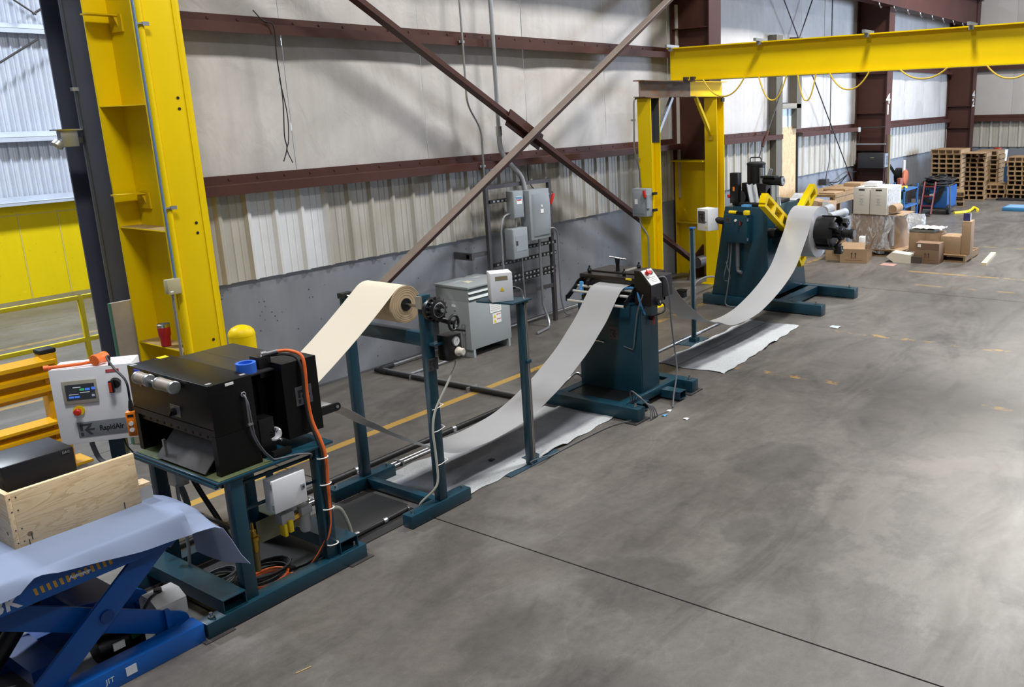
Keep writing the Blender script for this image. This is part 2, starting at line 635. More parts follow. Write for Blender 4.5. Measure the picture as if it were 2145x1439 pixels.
def sheet_mat(name, a, streak):
    m, t, b = new_mat(name)
    pos = t.n('ShaderNodeNewGeometry').outputs['Position']
    n1 = t.noise(t.scale(pos, 8, 8, 0.35), 2.0, 5)
    n2 = t.noise(pos, 1.5, 5)
    ca = lin(a)
    c = t.ramp(n1, [(0.25, scl(ca, 1-streak)), (0.55, ca), (0.8, scl(ca, 1+streak*0.4))])
    c = t.mix(1.0, c, t.ramp(n2, [(0.3, 0.9), (0.7, 1.06)]), 'MULTIPLY')
    t.l(c, b.inputs['Base Color'])
    b.inputs['Roughness'].default_value = 0.42
    return m
SHEET = sheet_mat('cream_corrugated_sheet', '#ADA9A0', 0.22)
SHEETW = sheet_mat('new_white_sheet', '#CED0D3', 0.04)
def rib_profile(x0, x1, pitch=0.305, depth=0.034):
    """ribbed roofing profile: narrow trapezoid ribs standing into the room (towards -y)"""
    pts = []
    n = max(1, round((x1-x0)/pitch))
    p = (x1-x0)/n
    for i in range(n):
        x = x0+i*p
        for fx, dy in ((0.0, depth), (0.10, depth), (0.2, 0), (0.42, 0), (0.455, .006), (0.49, 0), (0.68, 0), (0.715, .006), (0.75, 0), (0.90, 0)):
            pts.append((x+fx*p, dy))
    pts.append((x1, depth))
    return pts
def ribbed_sheet(x0, x1, z0, z1, y, material, parent, name='panel', ax='x', pitch=0.305):
    pr = rib_profile(x0, x1, pitch)
    if ax == 'x':
        rows = [[(x, y-d, z) for x, d in pr] for z in (z0, z1)]
    else:
        rows = [[(y-d, x, z) for x, d in pr] for z in (z0, z1)]
    return MB().grid(rows, 0.003).build(name, material, parent, angle=20)
x = 4.07
k = 0
while x < 30.0:
    x1 = x+0.915
    if 12.9 < x < 13.4:
        x = 13.42
        continue
    a, b2 = x, x1
    if a < 13.2 < b2:
        b2 = 13.17
    if not (a > 16.95 and b2 < 18.3):
        if a < 17.12 < b2:
            b2 = 17.12
        if a < 18.15 < b2:
            a = 18.15
        ribbed_sheet(a, b2, 1.33+random.uniform(-.004, .004), 2.292, 8.19, SHEETW if k == 1 else SHEET, WALL)
    x = x1
    k += 1

def insul_mat():
    m, t, b = new_mat('white_vinyl_insulation')
    pos = t.n('ShaderNodeNewGeometry').outputs['Position']
    ca = lin('#BFBBB7')
    n1 = t.noise(pos, 0.9, 6, 0.65, 0.8)
    n2 = t.noise(t.scale(pos, 5, 5, 0.4), 1.6, 5)
    c = t.ramp(n1, [(0.28, scl(ca, 0.80)), (0.6, ca), (0.8, scl(ca, 1.05))])
    c = t.mix(1.0, c, t.ramp(n2, [(0.3, 0.93), (0.65, 1.03)]), 'MULTIPLY')
    t.l(c, b.inputs['Base Color'])
    b.inputs['Roughness'].default_value = 0.5
    wv = t.noise(t.scale(pos, 1.0, 1, 0.7), 2.2, 4, 0.55, 1.2)
    bp = t.n('ShaderNodeBump')
    bp.inputs['Strength'].default_value = 0.35
    bp.inputs['Distance'].default_value = 0.05
    t.l(wv, bp.inputs['Height'])
    t.l(bp.outputs[0], b.inputs['Normal'])
    return m
INS = insul_mat()
def insulation(x0, x1, z0, z1, y=8.235, ax='x', material=None):
    """one width of faced insulation, pinched at its seams and bulging a little between them"""
    rows = []
    for zi in range(9):
        z = z0+(z1-z0)*zi/8
        row = []
        for xi in range(9):
            s = xi/8
            d = 0.035*(1-(2*s-1)**4)*(1-abs(2*zi/8-1)**4*0.7)+random.uniform(-.004, .004)
            p = x0+(x1-x0)*s
            row.append((p, y-d, z) if ax == 'x' else (y-d, p, z))
        rows.append(row)
    MB().grid(rows, 0.004).build('insulation_sheet', material or INS, WALL if ax == 'x' else FARW, angle=60)
for (a, b2) in ((2.29, 3.82), (3.82, 6.2)):
    xx = 3.81
    while xx < 30.1:
        e = xx+1.838
        if b2 < 4 and xx < 17.6 < e+0.3 and a < 3:
            # bay with the framed opening
            insulation(xx, 16.80, a, b2)
            insulation(18.08, e+0.12, a, b2)
            insulation(17.12, 17.84, 2.95, b2)
        elif not (b2 < 4 and 16.7 < xx < 18.0):
            insulation(xx+0.004, e-0.004, a, b2)
        xx = e
def girt(x0, x1, z, y=8.19, ax='x', par=None):
    mb = MB()
    prof = [(y, z+0.085), (y-0.006, z+0.085), (y-0.006, z), (y-0.19, z), (y-0.19, z-0.095), (y-0.184, z-0.095), (y-0.184, z-0.006), (y, z-0.006)]
    if ax == 'x':
        mb.prism(prof, 'x', x0, x1)
        n = int((x1-x0)/0.305)
        for i in range(n):
            xx = x0+0.15+i*0.305
            if xx < 24:
                mb.cbox((xx, y-0.009, z+0.045), (0.02, 0.01, 0.02))
    else:
        mb.prism([(p[0], p[1]) for p in prof], 'y', x0, x1)
    return mb.build('girt', RED, par or WALL)
for z in (2.30, 3.81):
    girt(4.1, 13.12, z)
    girt(13.32, 17.12 if z < 3 else 21.75, z)
    if z < 3:
        girt(18.12, 21.75, z)
    girt(22.15, 30.15, z)
# trim strips where the sheets meet the columns
for xx, z0, z1 in ((13.15, 1.35, 4.6), (21.72, 1.37, 2.3), (18.13, 1.37, 2.3)):
    MB().box(xx, xx+0.05, 8.13, 8.2, z0, z1).build('corner_trim', mat('pale_trim', '#B9B4AC', 0.5), WALL)

# framed opening with plywood, jambs and a strip of daylight above the plywood
jamb = mat('olive_jamb', '#5B574C', 0.6, 0, 0.08)
for a, b2 in ((16.82, 17.12), (17.84, 18.08)):
    MB().box(a, b2, 8.02, 8.2, 1.4 if a < 17 else 2.4, 4.3).build('jamb', jamb, WALL)
MB().box(17.1, 18.08, 8.02, 8.2, 2.82, 2.93, 0.01).build('lintel', mat('grey_board', '#8A857C', 0.7), WALL)
w1 = struct(MB().box(17.12, 17.84, 8.15, 8.17, 2.4, 2.84).build('window_1', mat('frosted_pane', '#BFD4E6', 0.25, 0, 0.05, 4, emit=0.55), origin=(17.5, 8.16, 2.4)))
MB().box(17.62, 17.66, 8.12, 8.15, 2.4, 2.84).build('window_bar', GALV, w1)
def ply_mat():
    m, t, b = new_mat('plywood_face')
    pos = t.n('ShaderNodeTexCoord').outputs['Object']
    v = t.scale(pos, 1.0, 1.0, 0.22)
    n = t.noise(v, 4.0, 3, 0.5, 2.5)
    w = t.math('FRACT', t.math('MULTIPLY', n, 9.0))
    c = t.ramp(w, [(0.0, lin('#CBAE86')), (0.5, lin('#D3B991')), (0.9, lin('#B99770'))])
    t.l(c, b.inputs['Base Color'])
    b.inputs['Roughness'].default_value = 0.6
    return m
tag(MB().box(17.14, 18.04, 8.125, 8.145, 0.0, 2.44).build('plywood_board', ply_mat()), 'tall sheet of raw plywood closing the opening in the long wall', 'board')
MB().box(18.05, 18.12, 8.1, 8.22, 0, 2.3).build('opening_edge', BLACKM, WALL)

# ------------------------------------------------------------------ frame columns, number stencils, roof beam
STEN = mat('stencil_white', '#D9D6D4', 0.6)
def frame_column(xc, yi, zlow, ztop, paint_low=None, number=None, stiff=()):
    """tapered I column: web, room-side flange, wall-side flange, stiffeners"""
    web = [(yi, 0), (8.19, 0), (8.19, ztop), (yi-0.05, ztop)]
    c = MB().prism(web, 'x', xc-0.008, xc+0.008).build('column', RED, origin=(xc, 7.8, 0))
    struct(c)
    MB().hexa([(xc-.2, yi-.02, 0), (xc+.2, yi-.02, 0), (xc+.2, yi, 0), (xc-.2, yi, 0), (xc-.2, yi-.07, ztop), (xc+.2, yi-.07, ztop), (xc+.2, yi-.05, ztop), (xc-.2, yi-.05, ztop)]).build('flange', RED, c)
    MB().box(xc-.15, xc+.15, 8.17, 8.19, 0, ztop).build('flange', RED, c)
    for z in stiff:
        MB().box(xc-.14, xc-.008, yi+.0, 8.17, z-.008, z+.008).build('stiffener', RED, c)
    if paint_low:
        z = paint_low
        MB().box(xc-.0105, xc-.0081, yi+.002, 8.168, 0, z).build('yellow_paint', YEL, c)
        MB().box(xc-.2025, xc+.2025, yi-.0245, yi-.0205, 0, z-.02).build('yellow_paint', YEL, c)
        MB().box(xc-.15, xc-.01, 8.163, 8.168, 0, z).build('yellow_paint', YEL, c)
        MB().box(xc-.30, xc-.012, yi+.05, 8.165, z-.02, z).build('yellow_shelf', YEL, c)
        MB().box(xc-.14, xc-.012, yi+.02, 8.165, .92, .95).build('yellow_angle', YELD, c)
    if number:
        for i, ch in enumerate(number[0]):
            text('stencil_number', ch, number[1], (xc-0.07+number[3], yi-.0215-.05*number[2]/ztop, number[2]-i*number[1]*0.78), (1, 0, 0), (0, 0, 1), STEN, c, bold=0.006, sx=1.9)
    return c
C40 = frame_column(13.2, 7.47, 0, 6.2, paint_low=2.02, number=('40', .26, 2.93, -0.06), stiff=(4.2, ))
C41 = frame_column(21.95, 7.42, 0, 6.2, number=('41', .34, 2.97, 0.0), stiff=(2.64, 1.72, 3.6))
C42 = frame_column(30.3, 7.40, 0, 6.2, number=('42', .34, 3.05, 0.0), stiff=(2.7, 2.0))
bm_ = MB()
bm_.box(3.0, 30.4, 7.36, 7.376, 5.17, 5.95).box(3.0, 30.4, 7.22, 7.52, 5.15, 5.17).box(3.0, 30.4, 7.22, 7.52, 5.95, 5.97)
ROOFB = struct(bm_.build('trim_1', RED, origin=(22, 7.36, 5.15)))
for i in range(9):
    xx = 20.6+i*1.05
    rope([(xx, 7.24, 5.15), (xx, 7.22, 5.09), (xx+.03, 7.2, 5.03), (xx+.08, 7.2, 5.06)], 0.012, 'hook', STEEL, ROOFB, 6, 3)

# ------------------------------------------------------------------ end wall (x = 31.3)
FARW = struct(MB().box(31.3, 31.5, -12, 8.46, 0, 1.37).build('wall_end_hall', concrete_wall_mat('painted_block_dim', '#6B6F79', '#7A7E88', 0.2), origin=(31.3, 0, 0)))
yy = 8.2
for i in range(11):
    ribbed_sheet(yy-0.915, yy, 1.33, 2.3, 31.27, SHEET, FARW, ax='y', pitch=0.305)
    yy -= 0.915
for (a, b2) in ((2.29, 3.95), (3.95, 6.2)):
    yy = 8.2
    for i in range(6):
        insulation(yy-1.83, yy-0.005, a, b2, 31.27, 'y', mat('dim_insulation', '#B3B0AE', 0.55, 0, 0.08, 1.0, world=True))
        yy -= 1.83
for z in (2.30, 3.95):
    mbg = MB().box(31.05, 31.24, -4.0, 8.2, z-.006, z).box(31.05, 31.06, -4.0, 8.2, z-.12, z).box(31.23, 31.24, -4.0, 8.2, z, z+.09)
    mbg.build('girt', RED, FARW)

# ------------------------------------------------------------------ neighbouring bay seen on the far side of the columns
LW = struct(MB().box(-2, 14, 17.15, 17.4, 0, 1.63).build('wall_neighbour', concrete_wall_mat('yellow_painted_concrete', '#D8BC00', '#E2C600', 0.25), origin=(5, 17.2, 0)))
xx = 5.7
for w_ in (0.98, 1.0, 1.02, 0.98, 1.0):
    MB().box(xx, xx+0.012, 17.142, 17.16, 0, 1.5).build('form_joint', mat('worn_yellow_joint', '#C9B86A', 0.7), LW)
    xx += w_*0.62
MB().box(-2, 14, 17.139, 17.16, 1.44, 1.455).build('form_joint', mat('worn_yellow_joint', '#C9B86A', 0.7), LW)
xx = 3.0
LSH = sheet_mat('pale_blue_white_sheet', '#B8BECB', 0.06)
while xx < 11:
    ribbed_sheet(xx, xx+0.915, 1.64, 7.5, 17.12, LSH, LW, pitch=0.1525)
    xx += 0.915
wp = mat('white_purlin_paint', '#B4BBC8', 0.4)
for z in (1.67, 2.74, 4.49):
    h = 0.05 if z < 2 else 0.075
    mbp = MB().box(-2, 14, 16.9, 17.08, z-.005, z+.005).box(-2, 14, 16.9, 16.912, z-h, z+.0).box(-2, 14, 17.07, 17.082, z, z+.09)
    mbp.build('purlin', wp, LW)
for p0, p1 in (((5.4, 16.88, 5.9), (7.05, 16.88, 4.72)), ((7.0, 16.88, 4.72), (8.6, 16.88, 5.8)), ((5.4, 16.88, 3.3), (7.0, 16.88, 4.32))):
    MB().cyl(p0, p1, 0.018, n=8).build('tie_rod', DARKST, LW)
# ------------------------------------------------------------------ yellow column and dark column at the gap between the buildings
c = MB().box(3.945, 3.961, 7.37, 8.14, 0, 6.5).build('column', YEL, origin=(3.95, 7.75, 0))
C39 = struct(c)
MB().box(3.755, 4.135, 7.35, 7.375, 0, 6.5, 0.004).build('flange', YEL, C39)
MB().box(3.755, 4.145, 8.135, 8.16, 0, 6.5, 0.004).build('flange', YEL, C39)
MB().box(4.075, 4.105, 7.344, 7.351, 0, 6.5).build('cover_strip', YEL, C39)
MB().cyl((3.79, 7.338, 0), (3.79, 7.338, 6.5), 0.03, n=12).build('edge_roll', YEL, C39)
for z in (0.975, 2.02, 3.055):
    MB().box(3.76, 3.944, 7.376, 8.134, z-.008, z).build('stiffener', YEL, C39)
dusty = mat('dusty_shelf_top', '#8E7443', 0.8, 0, 0.2, 8)
for z in (0.9755, 2.0205):
    MB().box(3.765, 3.94, 7.38, 8.13, z, z+.002).build('dusty_top', dusty, C39)
for z in (2.31, 3.80):
    MB().box(3.70, 3.944, 7.95, 8.08, z-.012, z).box(3.93, 3.944, 7.9, 8.1, z-.14, z).plate([(3.9, 7.96, z-.012), (3.944, 7.96, z-.012), (3.944, 7.96, z-.14)], 0.012).build('bracket', YELD, C39)
dark = mat('bolt_hole_black', '#0C0C0C', 0.8)
for z in (3.10, 3.012, 2.062, 1.976, 1.03, .938):
    MB().cyl((4.015, 7.346, z), (4.015, 7.35, z), 0.0125, n=12).build('bolt_hole', dark, C39)
tag(MB().tube(round_path([(3.74, 7.30, 6.4), (3.74, 7.30, 1.62)], .1), 0.011, 8).build('conduit', mat('bluish_conduit', '#7893B4', 0.35, 0.5)), 'thin blue-grey conduit running up the yellow column to its junction box', 'conduit')
jb = thing('junction_box', 'small beige junction box on the corner of the yellow column', 'junction box', (3.70, 7.30, 1.5))
MB().box(3.655, 3.755, 7.27, 7.335, 1.51, 1.63, .005).build('body', mat('beige_box_paint', '#A69F7C', 0.5), jb)
MB().box(3.65, 3.76, 7.262, 7.27, 1.505, 1.635, .003).build('cover', mat('beige_box_paint', '#A69F7C', 0.5), jb)
MB().box(3.665, 3.69, 7.26, 7.263, 1.525, 1.535).build('sticker', PAPERW, jb)
MB().tube(round_path([(3.70, 7.305, 1.51), (3.70, 7.31, 1.03), (3.70, 7.31, .5)], .05), 0.0125, 8).build('drop_conduit', GALV, jb)
for z in (3.67, 2.215):
    MB().box(3.74, 3.81, 7.295, 7.31, z-.006, z+.006).cbox((3.815, 7.3, z), (.05, .02, .03)).build('conduit_clip', GALV, C39)

DK = mat('charcoal_column_paint', '#434653', 0.45, 0, 0.10, 1.5)
d = struct(MB().box(3.945, 3.96, 8.56, 8.98, 0, 6.5).build('column', DK, origin=(3.95, 8.75, 0)))
MB().box(3.76, 4.14, 8.53, 8.56, 0, 6.5).build('flange', DK, d)
MB().box(3.80, 4.10, 8.98, 9.0, 0, 6.5).build('flange', DK, d)
MB().box(3.757, 3.764, 8.49, 8.535, 0, 6.5).build('weld_edge', mat('dark_edge', '#2A2A30', 0.5), d)
fl = thing('sensor_housing', 'small grey metal sensor housing bracketed to the dark column', 'sensor', (3.66, 8.55, 2.7))
MB().box(3.58, 3.72, 8.52, 8.60, 2.72, 2.86, .006).build('housing', GALV, fl)
MB().box(3.54, 3.76, 8.50, 8.62, 2.86, 2.872).build('hood', STEEL, fl)
MB().cyl((3.55, 8.56, 2.73), (3.58, 8.56, 2.76), 0.05, 0.045).build('lens_ring', GALV, fl)
MB().box(3.72, 3.77, 8.53, 8.57, 2.75, 2.8).build('bracket', DARKST, fl)
MB().cbox((3.745, 8.5, 3.21), (.05, .04, .03)).build('bolt', STEEL, d)

# red insulated tumbler on the lowest shelf
tb = thing('tumbler', 'red insulated tumbler with a steel rim on the column shelf', 'tumbler', (3.79, 7.72, 0.978))
TRED = mat('tumbler_red', '#A81D28', 0.3, 0.2, 0.04)
MB().lathe([(.036, .0), (.040, .004), (.042, .075), (.044, .085), (.050, .10), (.052, .172), (.0, .172)], (3.79, 7.72, .978), (0, 0, 1)).build('body', TRED, tb)
MB().lathe([(.0522, 0), (.053, .028), (.050, .030), (.047, .006), (0, .006)], (3.79, 7.72, 1.15), (0, 0, 1)).build('rim', STEEL, tb)
MB().lathe([(.037, 0), (.0385, .008), (0, .008)], (3.79, 7.72, .9779), (0, 0, 1)).build('foot', BLACKM, tb)

# ------------------------------------------------------------------ yellow tube railing beyond the gap
YR = mat('railing_yellow', '#C8B414', 0.45, 0, 0.06)
rl = thing('railing', 'yellow tube railing with two rails standing in the neighbouring bay', 'railing', (3.0, 11.2, 0))
MB().box(0.5, 6.6, 11.18, 11.23, .90, .95, .004).build('top_rail', YR, rl)
MB().box(0.5, 6.6, 11.18, 11.23, .39, .44, .004).build('mid_rail', YR, rl)
MB().box(0.5, 6.6, 11.19, 11.21, .0, .11).build('kick_plate', YR, rl)
for x in (0.6, 2.6, 4.6, 6.5):
    MB().box(x-.025, x+.025, 11.178, 11.232, 0, .95, .004).build('post', YR, rl)

# ------------------------------------------------------------------ guard rail with black-capped post
GY = mat('guard_rail_yellow', '#DDA50C', 0.3, 0, 0.08, 1.5)
gr = thing('guard_rail', 'orange-yellow ribbed guard rail with a black-capped post', 'guard rail', (3.0, 8.3, 0))
gp = MB().box(3.005, 3.125, 8.24, 8.36, 0.02, 1.02, .006).build('post', GY, gr)
MB().box(3.0, 3.13, 8.235, 8.365, 1.02, 1.06, .012).build('post_cap', BLACKM, gr)
MB().box(2.90, 3.23, 8.17, 8.42, 0.0, 0.02).build('base_plate', GY, gr)
MB().box(1.0, 1.12, 8.24, 8.36, 0.0, 1.02, .006).build('post', GY, gr)
def guard_panel(z0, z1):
    prof = []
    n = 3
    h = (z1-z0)/n
    prof = [(8.30, z1)]
    for i in range(n):
        zt = z1-i*h
        prof += [(8.17, zt-h*.22), (8.17, zt-h*.5), (8.26, zt-h*.78), (8.26, zt-h*1.0)]
    rows = [[(x, y, z) for y, z in prof] for x in (0.9, 3.09)]
    return MB().grid(rows, 0.004).build('ribbed_rail', GY, gr, angle=15)
guard_panel(.66, 1.0)
guard_panel(.20, .46)
for z in (.70, .25, .45):
    MB().cyl((3.05, 8.16, z), (3.05, 8.2, z), .016, n=6).build('bolt', GY, gr)

# ------------------------------------------------------------------ bollard
bo = thing('bollard', 'yellow domed steel bollard standing behind the black press', 'bollard', (3.90, 6.72, 0))
MB().lathe([(.105, 0), (.105, 1.165)], (3.93, 6.75, 0), (0, 0, 1), 32).build('pipe', YEL, bo)
MB().lathe([(.106, 0), (.106, .015), (.098, .04), (.075, .066), (.04, .083), (0, .09)], (3.93, 6.75, 1.16), (0, 0, 1), 32).build('dome_cap', YEL, bo)

# ------------------------------------------------------------------ control cabinet on its own post
P0 = V((2.535, 6.87, 0.0))
rx = V((0.375, -0.30, 0)).normalized()
nx = V((-0.30, -0.375, 0)).normalized()
def cc(a, n, z):
    return P0+rx*a+nx*n+V((0, 0, z))
cab = thing('control_cabinet', 'white control cabinet with a touch screen and a RapidAir plate', 'control cabinet', P0+rx*.25)
up = V((0, 0, 1))
cw, z0, z1 = 0.515, 0.645, 1.205
MB().obox(cc(cw/2, -.14, (z0+z1)/2), rx*cw/2, nx*.12, up*(z1-z0)/2, .006).build('body', WHITEP, cab)
MB().obox(cc(cw/2, -.012, (z0+z1)/2), rx*(cw/2+.003), nx*.01, up*((z1-z0)/2+.003), .004).build('door', WHITEP, cab)
sc_ = MB().obox(cc(.175, .006, 1.035), rx*.108, nx*.008, up*.085, .003).build('screen_bezel', mat('bezel_beige', '#9E9A8D', 0.5), cab)
MB().obox(cc(.178, .0145, 1.035), rx*.092, nx*.0012, up*.058).build('screen', mat('screen_dark', '#3A3F44', 0.3), sc_)
def scr(a, z, w, h, hexc, nm):
    m = mat(nm, hexc, 0.4, 0, 0.0, emit=0.5)
    MB().obox(cc(a, .0165, z), rx*w/2, nx*.0006, up*h/2).build('screen_field', m, sc_)
for a, z, w, h, hx, nm in ((.262, 1.055, .024, .02, '#4A78E0', 'field_blue'), (.255, 1.02, .02, .012, '#30343A', 'field_dark'), (.19, 1.052, .03, .016, '#3FA06A', 'field_green'), (.225, 1.052, .03, .016, '#4A78E0', 'field_blue'),
                           (.205, 1.03, .062, .004, '#C8D2DC', 'field_white'), (.128, 1.045, .058, .036, '#2A2C30', 'field_black'), (.117, 1.0, .032, .014, '#4A78E0', 'field_blue'), (.153, 1.0, .032, .014, '#4A78E0', 'field_blue'),
                           (.16, 1.071, .05, .004, '#C8D2DC', 'field_white'), (.255, 1.002, .018, .016, '#8B96A8', 'field_grey'), (.135, 1.02, .06, .003, '#C8D2DC', 'field_white')):
    scr(a, z, w, h, hx, nm)
es = MB().cyl(cc(.145, 0, .895), cc(.145, .012, .895), .036).build('emergency_stop_collar', YELP, cab)
MB().lathe([(.016, 0), (.016, .025), (.024, .028), (.024, .045), (.018, .052), (0, .053)], cc(.145, .01, .895), nx).build('button', REDP, es)
sw = MB().cyl(cc(.405, 0, 1.08), cc(.405, .03, 1.07), .036).build('main_switch', BLACK, cab)
MB().obox(cc(.385, .04, 1.055), rx*.018, nx*.012, up*.045, .006).build('switch_handle', BLACK, sw)
MB().obox(cc(.380, .053, 1.055), rx*.010, nx*.002, up*.036).build('switch_mark', mat('red_orange_mark', '#C23A1E', 0.5), sw)
MB().obox(cc(.395, .0, 1.166), rx*.042, nx*.0015, up*.011).build('red_warning_label', mat('label_red', '#B8343A', 0.6), cab)
for dz in (.004, -.004):
    MB().obox(cc(.395, .0018, 1.166+dz), rx*.030, nx*.0005, up*.0013).build('label_line', mat('label_red_line', '#D98A8C', 0.6), cab)
plate = MB().obox(cc(.305, .0, .745), rx*.19, nx*.003, up*.058, .003).build('name_plate', mat('plate_grey', '#6E737A', 0.5), cab)
text('lettering', 'RapidAir', .056, cc(.332, .0034, .744), rx, up, INK, plate, bold=.0014, sx=0.80)
logo(cc(.13, .0034, .697), rx, up, .092, plate, mat('emblem_dark', '#33373D', 0.5))
for a in (.47,):
    MB().obox(cc(a+.048, -.01, 1.1), rx*.004, nx*.012, up*.03).build('hinge', GALV, cab)
pst = MB().obox(cc(.30, -.2, .34), rx*.05, nx*.05, up*.34).build('post', TEAL, cab)
MB().obox(cc(.30, -.2, .01), rx*.2, nx*.2, up*.01).build('base_plate', TEAL, cab)
rope([cc(.16, -.1, .645), cc(.16, -.1, .58), cc(.20, -.08, .47), cc(.30, -.05, .42)], .018, 'flexible_conduit', mat('grey_flex', '#5E6167', 0.5), cab)
rope([cc(.36, -.12, .645), cc(.38, -.1, .55), cc(.45, -.1, .45), cc(.55, -.12, .40)], .006, 'cable', BLACKM, cab)

# orange dead-blow mallet lying on the cabinet
ml = thing('mallet', 'orange dead-blow mallet lying on top of the white control cabinet', 'mallet', cc(.25, -.06, 1.21))
OR_ = mat('mallet_orange', '#EE6D2A', 0.45, 0, 0.04)
MB().tube([cc(.0, -.02, 1.227), cc(.05, -.03, 1.225), cc(.20, -.05, 1.226), cc(.31, -.06, 1.236)], .013, 12).build('handle', OR_, ml)
MB().cyl(cc(.0, -.02, 1.227), cc(-.03, -.015, 1.227), .018, .020, 14).build('grip_end', OR_, ml)
MB().lathe([(.036, 0), (.040, .004), (.040, .022), (.036, .03), (.036, .075), (.040, .085), (.040, .105), (.036, .109)], cc(.290, -.005, 1.252), (cc(.345, -.11, 1.252)-cc(.290, -.005, 1.252)), 20).build('head', OR_, ml)

# orange push-button pendant hanging in front of the cabinet corner
pd = thing('pendant', 'orange push-button pendant hanging in front of the white control cabinet', 'pendant control', (2.545, 5.755, 0.93))
pc = V((2.545, 5.755, 1.02))
pr_ = V((.75, -.66, 0)).normalized()
pn_ = V((-.66, -.75, 0)).normalized()
ORP = mat('pendant_orange', '#EE8212', 0.4, 0, 0.04)
MB().obox(pc, pr_*.036, pn_*.028, up*.085, .012).build('body', ORP, pd)
MB().obox(pc+pn_*.030+up*-.015-pr_*.004, pr_*.022, pn_*.004, up*.05, .004).build('front_pad', mat('pendant_orange_dark', '#E07A10', 0.4), pd)
for dz in (.008, -.034):
    MB().cyl(pc+pn_*.03+up*dz-pr_*.004, pc+pn_*.042+up*dz-pr_*.004, .014).build('push_button', PAPERW, pd)
MB().obox(pc+pn_*.029+up*.058-pr_*.004, pr_*.018, pn_*.001, up*.008).build('name_strip', BLACK, pd)
MB().lathe([(.018, 0), (.016, .03), (.010, .07)], pc+up*.083, (0, 0, 1)).build('cable_boot', BLACKM, pd)
rope([pc+up*.15, pc+up*.28+V((.0, .01, 0)), (2.57, 5.95, 1.35), (2.60, 6.10, 1.395), (2.68, 6.25, 1.36), (2.80, 6.55, 1.23)], .0075, 'cable', BLACKM, pd)
# ------------------------------------------------------------------ teal machine table
tb = thing('machine_table', 'teal steel machine table carrying the black press', 'table', (2.83, 5.12, 0))
MB().box(2.44, 3.215, 4.645, 5.60, .868, .885, .003).build('table_top', TEAL, tb)
MB().box(2.455, 2.80, 4.66, 5.585, .8855, .889).build('pad', mat('olive_rubber_pad', '#4C5636', 0.7, 0, 0.15), tb)
for x in (2.515, 3.085):
    for y in (4.655, 5.52):
        MB().box(x, x+.078, y, y+.075, .10 if y < 5 else .0, .868, .004).build('leg', TEAL, tb)
for y in (4.62, 5.52):
    ft = MB().box(2.245, 3.36, y, y+.10, .006, .10, .003).build('foot_bar', TEAL, tb)
    for x in (2.30, 3.30):
        MB().box(x-.09, x+.09, y-.03, y+.13, 0, .006).build('shim_plate', DARKST, ft)
        MB().cyl((x, y+.05, .10), (x, y+.05, .135), .010, n=8).cyl((x, y+.05, .10), (x, y+.05, .112), .02, n=6).build('levelling_bolt', STEEL, ft)
def fork_pocket(x0, x1):
    t = .006
    y0, y1 = 4.635, 5.62
    return MB().box(x0, x1, y0, y1, .180, .186).box(x0, x1, y0, y1, .10, .106).box(x0, x0+t, y0, y1, .106, .18).box(x1-t, x1, y0, y1, .106, .18).build('fork_pocket', TEAL, tb)
fork_pocket(2.36, 2.505)
fork_pocket(3.17, 3.31)
for z in (.79, .62):
    MB().cyl((2.55, 4.755, z), (3.13, 4.755, z), .012, n=10).build('rung', TEAL, tb)
MB().cyl((2.55, 5.55, .62), (3.13, 5.55, .62), .012, n=10).build('rung', TEAL, tb)
MB().box(2.52, 2.545, 4.76, 5.49, .80, .868).build('apron', TEAL, tb)
MB().box(2.43, 2.45, 4.66, 5.59, .85, .868).build('lip', TEAL, tb)

jx = MB().box(2.50, 2.58, 5.24, 5.34, .70, .80, .004).build('junction_box', GALV, tb)
rope([(2.54, 5.29, .70), (2.56, 5.29, .62), (2.57, 5.30, .52), (2.52, 5.33, .42), (2.45, 5.36, .30)], .020, 'flex_conduit', mat('grey_flex', '#5E6167', 0.5), tb)
rope([(2.50, 5.24, .72), (2.49, 5.22, .6), (2.50, 5.22, .3), (2.48, 5.25, .02)], .010, 'drop_conduit', GALV, tb)
for k_ in range(2):
    rope([(2.60, 5.30+.05*k_, .84), (2.66, 5.28+.05*k_, .62), (2.74, 5.22+.05*k_, .35), (2.80, 5.15, .04)], .008, 'black_lead', BLACKM, tb)
rope([(2.75, 5.2, .85), (2.86, 5.2, .74), (2.98, 5.25, .62), (3.05, 5.4, .60)], .014, 'black_lead', BLACKM, tb)
# ------------------------------------------------------------------ black press standing on the table
pm = thing('feed_press', 'black roll-feed press on the teal table with twin mufflers on its face', 'press', (2.85, 5.15, .889))
BL = mat('press_black', '#070708', 0.36, 0, 0.2, 2.0, 0.04, 40, spec=0.3)
zb = .889
MB().box(2.50, 2.765, 4.71, 5.62, 1.13, 1.44, .004).build('cover', BL, pm)
MB().box(2.50, 2.765, 4.71, 4.755, zb, 1.13).box(2.50, 2.765, 5.575, 5.62, zb, 1.13).box(2.72, 2.765, 4.755, 5.575, zb, 1.13).build('side_frame', BL, pm)
MB().box(2.50, 2.5065, 4.72, 5.61, 1.17, 1.175).build('seam', BLACKM, pm)
ch = mat('worn_chute_steel', '#5C5A5A', 0.4, 0.4, 0.25, 6.0)
MB().plate([(2.455, 4.80, .905), (2.455, 5.34, .905), (2.60, 5.34, 1.06), (2.60, 4.80, 1.06)], .006).build('discharge_chute', ch, pm)
MB().box(2.515, 2.56, 4.755, 5.575, 1.095, 1.13).build('die_bar', mat('oiled_steel', '#2A292B', 0.3, 0.5), pm)
for i in range(10):
    MB().cyl((2.513, 4.82+i*.08, 1.112), (2.517, 4.82+i*.08, 1.112), .009, n=8).build('die_bolt', BLACKM, pm)
MB().box(2.465, 2.48, 5.24, 5.26, .93, 1.03).build('guide_pin', STEEL, pm)
